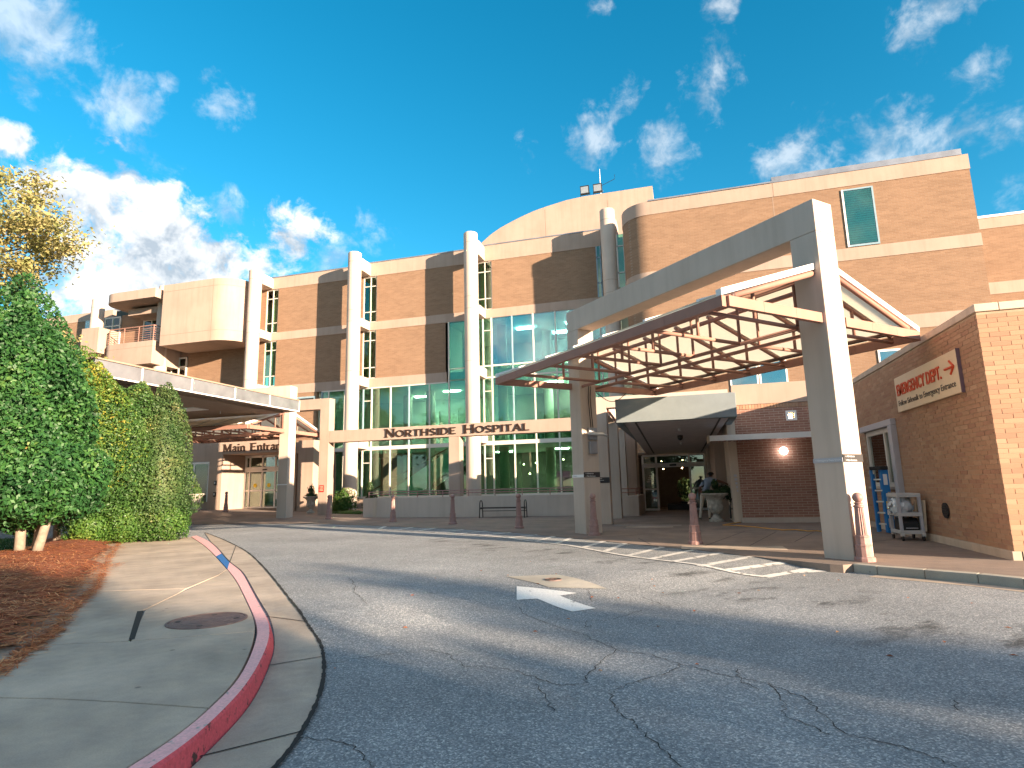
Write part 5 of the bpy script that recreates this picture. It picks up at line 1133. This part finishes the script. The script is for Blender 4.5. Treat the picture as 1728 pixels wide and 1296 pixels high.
# urns
def urn_parts(t, m):
    obj('pedestal', MB().lathe([(.24,0),(.24,.07),(.19,.09),(.12,.16),(.09,.23),(.10,.26)], (0,0,0), 20), m, t, 'auto')
    obj('bowl', MB().lathe([(.10,.26),(.17,.30,1),(.245,.42,1),(.255,.50,1),(.225,.60,1),(.24,.70)], (0,0,0), 40, 1, .06), m, t, 'auto')
    obj('rim', MB().lathe([(.24,.70),(.31,.80),(.42,.87),(.455,.90),(.445,.94),(.38,.94),(.34,.88)], (0,0,0), 28), m, t, 'auto')
    obj('soil', MB().lathe([(.30,.86),(.02,.90)], (0,0,0), 14), 'mulch_base', t)
ul = ['weathered stone pedestal urn in front of the person at the emergency doors','weathered stone urn with a small conifer beside the red notice','tall pale urn with yellow flowers left of the main doors']
for i, ((x,y,s), m) in enumerate(zip(((.95,22.9,1.06),(-20.6,29.9,1.0),(-28.9,30.2,1.05)), ('urn_stone','urn_stone','urn_white'))):
    t = D.objects.new('pedestal_urn', None); C.objects.link(t); urn_parts(t, m); t.location = (x,y,zl(x,y)); t.scale = (s,s,s); tag(t, ul[i], 'urn', 'pedestal urns by the entrances')
def shrub(name, label, cat, c, blobs, m, size, group=None, stem=True):
    t = thing(name, label, cat, c, group); V_, Q_ = [], []
    for i, (dx_, dy_, dz_, rx, ry, rzz, n) in enumerate(blobs):
        P_, N_ = ell_points(n, (c[0]+dx_,c[1]+dy_,c[2]+dz_), (rx,ry,rzz), .35, .15, 2., seed=i+int(abs(c[0]*7)))
        V, Q = leaf_quads(P_, N_, size); Q_.append(Q+sum(len(v) for v in V_)); V_.append(V)
    fast_mesh('foliage', np.concatenate(V_), np.concatenate(Q_), m, t)
    if stem: part('stem', MB().tube([(c[0],c[1],c[2]),(c[0],c[1],c[2]+blobs[0][2])], .02, 5), 'twig', t)
    return t
shrub('urn_plant', 'dark trailing shrub with a round ball top growing in the stone urn', 'plant', (.95,22.9,.92), [(.03,0,.38,.12,.12,.19,400),(-.2,0,.1,.2,.2,.12,300),(.36,.1,.12,.36,.3,.26,1000),(.68,.1,-.06,.28,.25,.28,600),(.1,0,.06,.34,.3,.16,500)], 'leaf_dark', .045)
shrub('urn_plant', 'small green conifer growing in the urn by the red notice', 'plant', (-20.6,29.9,1.1), [(0,0,.3,.2,.2,.38,500),(0,0,.08,.36,.33,.14,500),(.3,0,-.02,.2,.2,.12,200)], 'leaf_dark', .05)
shrub('urn_plant', 'yellow-green plant in the pale urn left of the main doors', 'plant', (-28.9,30.2,1.3), [(0,0,.3,.25,.25,.3,500),(0,0,.08,.36,.33,.16,500)], 'leaf_box', .05)
shrub('round_shrub', 'dark clipped round shrub left of the pale urn', 'shrub', (-29.6,29.4,.4), [(0,0,.6,.75,.7,.62,2200)], 'leaf_dark', .06, None)
shrub('leafy_shrub', 'bushy shrub between the lettered beam post and the round column', 'shrub', (-19.4,31.5,0), [(0,0,.75,.75,.6,.75,1800),(-.5,0,.4,.5,.5,.4,700)], 'leaf_box', .07)
shrub('leafy_shrub', 'slim upright shrub with separate stems right of the round column', 'shrub', (-17.4,31.0,0), [(0,0,.55,.5,.4,.6,1200),(-.1,0,1.35,.2,.2,.6,450)], 'leaf_dark', .07)
shrub('ground_ivy', 'low ivy at the foot of the round column', 'ivy', (-18.3,30.2,0), [(0,0,.12,1.3,.5,.2,1500)], 'leaf_box', .06, None, False)
# ladder
def L3(x, y, z): return Vector((x,y,z))
ld = thing('step_ladder', 'blue folded fibreglass step ladder with a black top leaning by the window', 'ladder', (4.72,17.3,0))
part('rail', B(4.80,4.97,17.38,17.44,.03,1.60), 'ladder_blue', ld, bevel=.006); part('rail_web', B(4.80,4.83,17.445,17.56,.03,1.60), 'ladder_blue', ld); part('rail_web', B(4.94,4.97,17.445,17.56,.03,1.60), 'ladder_blue', ld)
part('rail', B(4.64,4.69,17.62,17.74,.03,1.60), 'ladder_blue', ld, bevel=.006); part('rear_rail', B(4.72,4.77,17.80,17.86,.03,1.5), 'ladder_blue', ld)
for k in range(5): part('tread', MB().extrude([(4.68,17.60,.22+k*.28),(4.68,17.76,.22+k*.28),(4.82,17.56,.22+k*.28),(4.82,17.42,.22+k*.28)], (0,0,.035)), 'aluminium', ld)
part('top_cap', MB().prism([(4.61,17.60),(4.66,17.80),(4.99,17.56),(4.97,17.34),(4.80,17.34)], 1.60, 1.69), 'black', ld, bevel=.012)
for z, hh, m in ((1.22,.27,'sign_white'),(.62,.19,'yellow'),(.47,.13,'sign_white'),(.16,.22,'sign_grey')): part('label', B(4.84,4.93 if m != 'sign_grey' else 4.87,17.374,17.379,z,z+hh), m, ld)
part('clamp', B(4.90,5.04,17.30,17.372,.90,1.04), 'urn_stone', ld)
# service cart
ct = thing('service_cart', 'grey three-shelf plastic service cart parked against the brick wall', 'cart', (4.72,15.9,0))
cx0, cx1, cy0, cy1 = 4.53, 5.01, 15.5, 16.2
for z, nm in ((.98,'top_shelf'),(.56,'middle_shelf'),(.17,'bottom_shelf')):
    part(nm, MB().box(cx0,cx1,cy0,cy1,z-.02,z+.01).box(cx0,cx0+.03,cy0,cy1,z+.01,z+.06).box(cx1-.03,cx1,cy0,cy1,z+.01,z+.06).box(cx0+.03,cx1-.03,cy0,cy0+.03,z+.01,z+.06).box(cx0+.03,cx1-.03,cy1-.03,cy1,z+.01,z+.06), 'cart_grey', ct, bevel=.006)
for x in (cx0+.005,cx1-.065):
    for y in (cy0+.005,cy1-.065):
        part('leg', B(x,x+.06,y,y+.06,.19,.96), 'sign_grey', ct)
        w = part('caster', MB().tube([(x+.015,y+.03,.065),(x+.045,y+.03,.065)], .065, 14), 'black', ct); part('fork', B(x-.005,x+.065,y-.02,y+.05,.10,.17), 'aluminium', w)
bg = thing('plastic_bag', 'crumpled pale plastic bag on the middle shelf of the service cart', 'bag', (4.7,15.8,.58))
P_, N_ = ell_points(500, (4.68,15.8,.74), (.2,.22,.2), .7, .25, 2.); V, Q = leaf_quads(P_, N_, .07, .9, .5); fast_mesh('bag_film', V, Q, 'plastic_bag', bg); part('contents', MB().lathe([(.05,.0),(.16,.05),(.17,.18),(.08,.3),(.02,.36)], (4.68,15.8,.58), 12), 'plastic_bag', bg, True)
tb = thing('tool_bag', 'black tool bag with small white print on the bottom shelf of the service cart', 'tool bag', (4.7,15.95,.19))
part('body', MB().extrude([(4.60,15.56,.19),(4.60,16.14,.19),(4.60,16.14,.40),(4.60,16.05,.50),(4.60,15.66,.50),(4.60,15.56,.40)], (.34,0,0)), 'black', tb, bevel=.03)
text('print', 'TOOLS', 'sign_grey', tb, (4.515,16.1,.28), (0,-1,0), (0,0,1), .3, .05, .003) if 0 else part('print_line', B(4.66,4.90,15.550,15.559,.27,.285), 'sign_grey', tb)
part('handle', MB().tube([(4.7,15.75,.5),(4.7,15.85,.545),(4.7,15.95,.545),(4.7,16.05,.5)], .015, 6), 'black', tb)
cbx = thing('cardboard_rolls', 'tan boards leaning behind the service cart', 'boards', (5.05,16,.2))
for k in range(3): part('board', MB().obox((5.03,15.6+k*.2,.2), (.05,0,0), (0,.13,0), (.04,0,.68)), 'sign_cream', cbx)
# hose cart and hose
hc = thing('hose_cart', 'black tubular hand cart with a yellow wheel beside the urn', 'cart', (1.75,22.6,0))
part('frame', MB().tube([(1.42,22.5,.12),(1.42,22.5,.55),(1.48,22.5,.78),(1.60,22.5,.86),(1.72,22.5,.80),(1.78,22.55,.5),(1.86,22.55,.2)], .028, 8), 'black_metal', hc, True)
part('cross_bar', MB().tube([(1.40,22.5,.45),(1.80,22.5,.45)], .022, 6), 'black_metal', hc); part('prop', MB().tube([(1.52,22.5,.78),(1.62,22.45,.02)], .022, 6), 'black_metal', hc)
part('wheel', MB().tube([(1.80+.19*math.cos(a*math.pi/10),22.4,.20+.19*math.sin(a*math.pi/10)) for a in range(21)], .022, 6), 'yellow', hc, True); part('hub', MB().tube([(1.80,22.36,.20),(1.80,22.5,.20)], .04, 8), 'black', hc)
for k in range(6): part('spoke', MB().tube([(1.80,22.4,.2),(1.80+.18*math.cos(k*1.047),22.4,.2+.18*math.sin(k*1.047))], .008, 4), 'yellow', hc)
hz_ = [(1.75,22.2),(1.3,21.4),(1.05,20.8),(1.6,20.3),(2.0,19.6),(2.3,19.0),(2.55,18.6),(2.85,18.7),(3.1,18.2),(3.3,18.3),(3.7,17.6)]
hs = []
for a_, b_, in zip(hz_[:-1], hz_[1:]): hs += [(a_[0]+(b_[0]-a_[0])*k/4+random.uniform(-.02,.02), a_[1]+(b_[1]-a_[1])*k/4, .018) for k in range(4)]
tag(obj('garden_hose', MB().tube(hs, .016, 6), 'orange_hose', None, True), 'thin orange hose trailing over the paving from the yellow-wheeled cart', 'hose')
tag(obj('label_card', MB().obox((-17.35,13.75,.30),(.30,.12,0),(-.05,.12,.16),(-.01,-.01,.012)), 'sign_white'), 'small white angled plant label in the pine straw by the hedge trunks', 'label')
# ================================================================== person
def person():
    t = thing('person', 'person in a grey-blue shirt and beige trousers bending over the urn, right arm stretched out', 'person', (.66,23.9,0))
    ox, oy = .66, 23.9
    V = [(0,0,.98),(.04,-.02,1.12),(.13,-.06,1.33),(.19,-.08,1.47),(.22,-.10,1.55),(.245,-.12,1.62),(.25,-.13,1.70),(.25,-.13,1.77),   # pelvis .. head 7
      (-.10,-.02,.93),(-.16,.02,.52),(-.24,-.02,.10),(-.25,.08,.045),(-.26,.18,.035),                                               # left leg 8-12
      (.10,0,.93),(.11,-.08,.50),(.10,-.04,.10),(.11,.06,.045),(.12,.16,.035),                                                      # right leg 13-17
      (.0,-.07,1.44),(-.16,-.05,1.22),(-.20,-.20,1.08),(-.19,-.27,1.05),                                                            # left arm 18-21
      (.36,-.10,1.46),(.62,-.14,1.38),(.86,-.20,1.27),(.93,-.22,1.24)]                                                              # right arm 22-25
    R = [.155,.14,.165,.15,.075,.06,.105,.085, .10,.068,.046,.05,.035, .10,.068,.046,.05,.035, .07,.05,.036,.042, .07,.048,.036,.042]
    E_ = [(0,1),(1,2),(2,3),(3,4),(4,5),(5,6),(6,7),(0,8),(8,9),(9,10),(10,11),(11,12),(0,13),(13,14),(14,15),(15,16),(16,17),(3,18),(18,19),(19,20),(20,21),(3,22),(22,23),(23,24),(24,25)]
    base = len(V)
    def fingers(w, d, side):
        nonlocal V, R, E_
        d = Vector(d).normalized(); s = Vector(side).normalized(); p0 = Vector(V[w])
        for k in range(4):
            a = p0+s*(k-1.5)*.02+d*.03; ln = (.07,.08,.075,.06)[k]
            V.append(tuple(a)); V.append(tuple(a+d*ln*.6+Vector((0,0,-.012)))); V.append(tuple(a+d*ln+Vector((0,0,-.04)))); R.extend((.011,.0095,.008)); n = len(V); E_.extend([(w,n-3),(n-3,n-2),(n-2,n-1)])
        a = p0+s*-.035; V.append(tuple(a)); V.append(tuple(a+d*.045+Vector((0,0,-.03)))); R.extend((.013,.009)); n = len(V); E_.extend([(w,n-2),(n-2,n-1)])
    fingers(25, (.9,-.2,-.2), (.1,.9,.3)); fingers(21, (.05,-.8,-.3), (.9,.1,.2))
    me = D.meshes.new('body'); me.from_pydata(V, E_, []); o = D.objects.new('body', me); C.objects.link(o)
    sk = o.modifiers.new('skin', 'SKIN'); sk.use_smooth_shade = True; sv = me.skin_vertices[0].data
    for i, r in enumerate(R): sv[i].radius = (r, r*(.72 if i in (0,1,2,3) else 1))
    sv[0].use_root = True
    su = o.modifiers.new('sub', 'SUBSURF'); su.levels = su.render_levels = 2
    dg = bpy.context.evaluated_depsgraph_get(); dg.update(); m2 = D.meshes.new_from_object(o.evaluated_get(dg)); D.objects.remove(o)
    m2.materials.clear()
    for m in ('skin','shirt','trousers','hair','black'): m2.materials.append(M[m])
    for p in m2.polygons:
        c = p.center; p.use_smooth = True
        if c.z > 1.58: k = 3 if (c.z > 1.70 or (c.y < -.12 and c.z > 1.62)) else 0
        elif c.z < .075: k = 4
        elif c.z < .98: k = 2 if abs(c.x) < .5 and not (c.y < -.17 and c.z > .9) else 0
        else:
            k = 1
            if c.x > .44 or (c.x < -.1 and c.z < 1.24) or c.y < -.2 and c.x < .1: k = 0
        p.material_index = k
    b = D.objects.new('body', m2); C.objects.link(b); b.parent = t
    for nm, p, r in (('ear',(.15,-.12,1.69),.028),('ear',(.345,-.14,1.69),.028),('nose',(.25,-.015,1.68),.022),('eye',(.215,-.028,1.71),.012),('eye',(.285,-.028,1.71),.012),('mouth',(.25,-.028,1.635),.02)):
        part(nm, MB().lathe([(.001+r*math.sin(math.pi*k/6),-r*math.cos(math.pi*k/6)) for k in range(7)], (ox+p[0],oy+p[1],p[2]), 8), 'black' if nm in ('eye','mouth') else 'skin', t, True)
    part('belt', MB().lathe([(.16,1.0),(.163,1.04)], (ox,oy,0), 20), 'black', t)
    lp_ = thing('hose_loop', 'small dark loop of hose held in the outstretched hand of the person', 'hose', (ox+1.0,oy-.25,1.2))
    part('loop', MB().tube([(ox+1.02+.09*math.cos(k*math.pi/8),oy-.26,1.2+.09*math.sin(k*math.pi/8)) for k in range(17)], .015, 6), 'black', lp_, True)
person()
# ================================================================== hedges and trees
def clipped_tree(name, label, base, trunks, blobs, m, size, group, cat='tree', corem=None):
    t = thing(name, label, cat, base, group)
    for i, pts in enumerate(trunks):
        part('trunk', MB().tube([Vector(p) for p, r in pts], [r for p, r in pts], 10), 'bark', t, True)
    V_, Q_, n0 = [], [], 0; core = MB()
    for i, (c, r, n, tp) in enumerate(blobs):
        P_, N_ = ell_points(n, c, r, .62, .11, 2.4, seed=31*i+int(abs(base[0])*10), taper=tp)
        V, Q = leaf_quads(P_, N_, size, .52, .75); V_.append(V); Q_.append(Q+n0); n0 += len(V)
        m_, n_ = 14, 18
        rows = []
        for a in range(m_+1):
            th = math.pi*a/m_; row = []
            for b in range(n_+1):
                ph = 2*math.pi*b/n_; d = np.array([math.sin(th)*math.cos(ph), math.sin(th)*math.sin(ph), math.cos(th)])
                k = (np.abs(d)**2.4).sum()**(-1/2.4)*.70; q = d*k; tt = 1-tp*max(-1,min(1,q[2])) if tp else 1
                row.append((c[0]+q[0]*tt*r[0], c[1]+q[1]*tt*r[1], c[2]+q[2]*r[2]))
            rows.append(row)
        core.grid(rows)
    part('inner_foliage', core, m, t, True)
    fast_mesh('crown', np.concatenate(V_), np.concatenate(Q_), m, t)
    return t
HG = 'clipped evergreen hedge trees along the left pavement'
clipped_tree('hedge_tree', 'big dark green clipped holly tree with three pale trunks nearest the camera', (-14.8,10.6,.1),
    [[((-15.0,10.5,.05),.115),((-15.05,10.5,.9),.10),((-15.2,10.5,2.2),.07)],[((-14.75,10.7,.05),.10),((-14.85,10.8,.9),.09),((-14.9,10.9,2.2),.06)],[((-14.5,10.5,.05),.115),((-14.38,10.6,.9),.09),((-14.8,10.75,2.2),.05)]],
    [((-16.25,10.7,3.5),(1.66,1.6,2.9),52000,.36),((-17.7,11.4,4.4),(1.9,1.8,3.0),16000,.2),((-15.35,10.65,1.85),(1.80,1.5,1.05),20000,0),((-15.15,10.55,1.45),(1.65,1.4,.68),14000,0)], 'leaf_holly', .060, HG)
hb = clipped_tree('hedge_tree', 'clipped hedge tree yellowing towards its top, behind the big dark one', (-18.2,13.9,.2),
    [[((-18.25,13.8,.1),.10),((-18.35,13.8,1.0),.08),((-18.4,13.9,2),.06)],[((-17.85,14.0,.1),.11),((-17.75,14.0,1.0),.09),((-17.8,14,2),.06)]],
    [((-17.75,13.9,2.6),(1.85,1.5,1.95),26000,.12)], 'leaf_green', .046, HG)
V_, Q_, n0 = [], [], 0
for c_, r__, n_, tp in (((-17.95,13.9,3.7),(1.62,1.4,1.85),19000,.32),((-18.7,14.1,4.3),(1.45,1.2,1.9),10000,.28),((-17.5,13.8,2.6),(1.62,1.5,1.5),5000,.1)):
    V, Q = leaf_quads(*ell_points(n_, c_, r__, .6, .10, 2.2, seed=77, taper=tp), .046, .52, .75); V_.append(V); Q_.append(Q+n0); n0 += len(V)
fast_mesh('yellow_growth', np.concatenate(V_), np.concatenate(Q_), 'leaf_yellow_green', hb)
clipped_tree('hedge_tree', 'green clipped hedge tree between the yellowing one and the last one', (-17.2,15.0,.1), [[((-17.2,15.0,.1),.1),((-17.2,15.0,1.5),.08)]],
    [((-17.0,14.95,2.5),(1.15,1.15,2.50),22000,.30)], 'leaf_green', .040, HG)
clipped_tree('hedge_tree', 'olive clipped hedge tree at the far end of the hedge by the kerb', (-16.35,15.5,.1), [[((-16.35,15.5,.1),.1),((-16.35,15.5,1.5),.08)]],
    [((-16.35,15.5,2.3),(.98,1.0,2.65),24000,.30)], 'leaf_olive', .038, HG)
bl = ['low bright green boxwood at the foot of the yellow-green hedge tree','low bright green boxwood in the middle of the hedge foot','low green boxwood at the kerb end of the hedge']
for i, (x, y, r) in enumerate(((-17.35,14.15,.72),(-16.75,14.75,.70),(-16.0,15.5,.72))):
    clipped_tree('boxwood', bl[i], (x,y,.05), [[((x,y,.02),.03),((x,y,.4),.02)]], [((x,y,.55),(r,r,.62),5200,0)], 'leaf_box', .036, 'boxwoods at the hedge foot', 'shrub')
def open_tree(name, label, base, h, crown, n, m, size, seed, group=None, trunk_r=.22, clumps=60, spread=.5, cat='tree'):
    """trunk, forking limbs and loose leaf clumps round the twig ends"""
    rg = np.random.default_rng(seed); t = thing(name, label, cat, base, group); mb = MB(); b = Vector(base); cc, cr = Vector(crown[0]), crown[1]
    mid = b.lerp(Vector((cc.x,cc.y,b.z)), .6); top = Vector((mid.x,mid.y,cc.z-cr[2]*.45))
    part('trunk', MB().tube([b,b.lerp(top,.5)+Vector((.1,.05,0)),top], [trunk_r,trunk_r*.75,trunk_r*.5], 10), 'bark', t, True)
    V_, Q_, n0 = [], [], 0; lim = MB(); tw = MB()
    for k in range(clumps):
        d = rg.normal(0,1,3); d /= np.linalg.norm(d); rr = rg.uniform(.35,1)**.6
        e = cc+Vector((d[0]*cr[0]*rr,d[1]*cr[1]*rr,d[2]*cr[2]*rr)); s = top.lerp(e,.35)+Vector((0,0,.2))
        (lim if k % 3 == 0 else tw).tube([top, s, e], [.07,.045,.012] if k % 3 == 0 else [.035,.02,.008], 5)
        q = n//clumps; P_ = np.array(e)+rg.normal(0,1,(q,3))*np.array([spread,spread,spread*.6])*rg.uniform(.6,1.25)
        V, Q = leaf_quads(P_, np.tile([0,0,1.],(q,1)), size, .5, .9); V_.append(V); Q_.append(Q+n0); n0 += len(V)
    part('limb', lim, 'twig', t, True); part('twigs', tw, 'twig', t)['kind'] = 'stuff'
    fast_mesh('crown', np.concatenate(V_), np.concatenate(Q_), m, t); return t
open_tree('autumn_tree', 'tall tree with yellowing autumn leaves and open branches at the upper left', (-33.5,18.0,0), 14, ((-32.3,18.6,13.9),(5.2,4.0,3.6)), 26000, 'leaf_autumn', .105, 3, None, .3, 85, .5)
open_tree('young_tree', 'thin yellow-leaved tree top showing just above the dark hedge', (-29.5,21,0), 9, ((-29.2,21,7.8),(1.9,1.6,1.5)), 3000, 'leaf_autumn', .09, 9, None, .09, 26, .35)
open_tree('dark_tree', 'dark trees beyond the left lawn behind the hedge', (-44,26,0), 9, ((-44,26,6.5),(5,4,3.6)), 16000, 'leaf_dark', .2, 11, None, .3, 40, .9)
# trees across the road behind the camera: they shade the near road and show in the lobby glass
st_ = []
for s_, t_, zc, rr, rh in ((-1.0,35,5.5,6.2,4.2),(5.6,46,7.6,1.0,3.0),(-8,31,7,7,4.8),(-12,38,8,8,5),(-18,33,7,8,5),(-25,36,8,8,5),(-33,30,8,9,5.5),(-27,8,8,8,5),(-28,-8,8,8,5),(-26,-24,8,8,5),(-20,-40,8,8,5)):
    st_.append(((.903*t_+.43*s_,-.428*t_+.903*s_,0),zc,rr,rh))
for i, (b, zc, rr, rh) in enumerate(st_):
    open_tree('street_tree', 'broad green tree across the road behind the camera', b, zc*2, ((b[0],b[1],zc),(rr*.8,rr*.8,rh)), (1000 if rr < 3 else 11000), 'leaf_shade_tree', .34, 40+i, 'trees across the road', .3, 55, 1.05 if rr > 3 else .4)
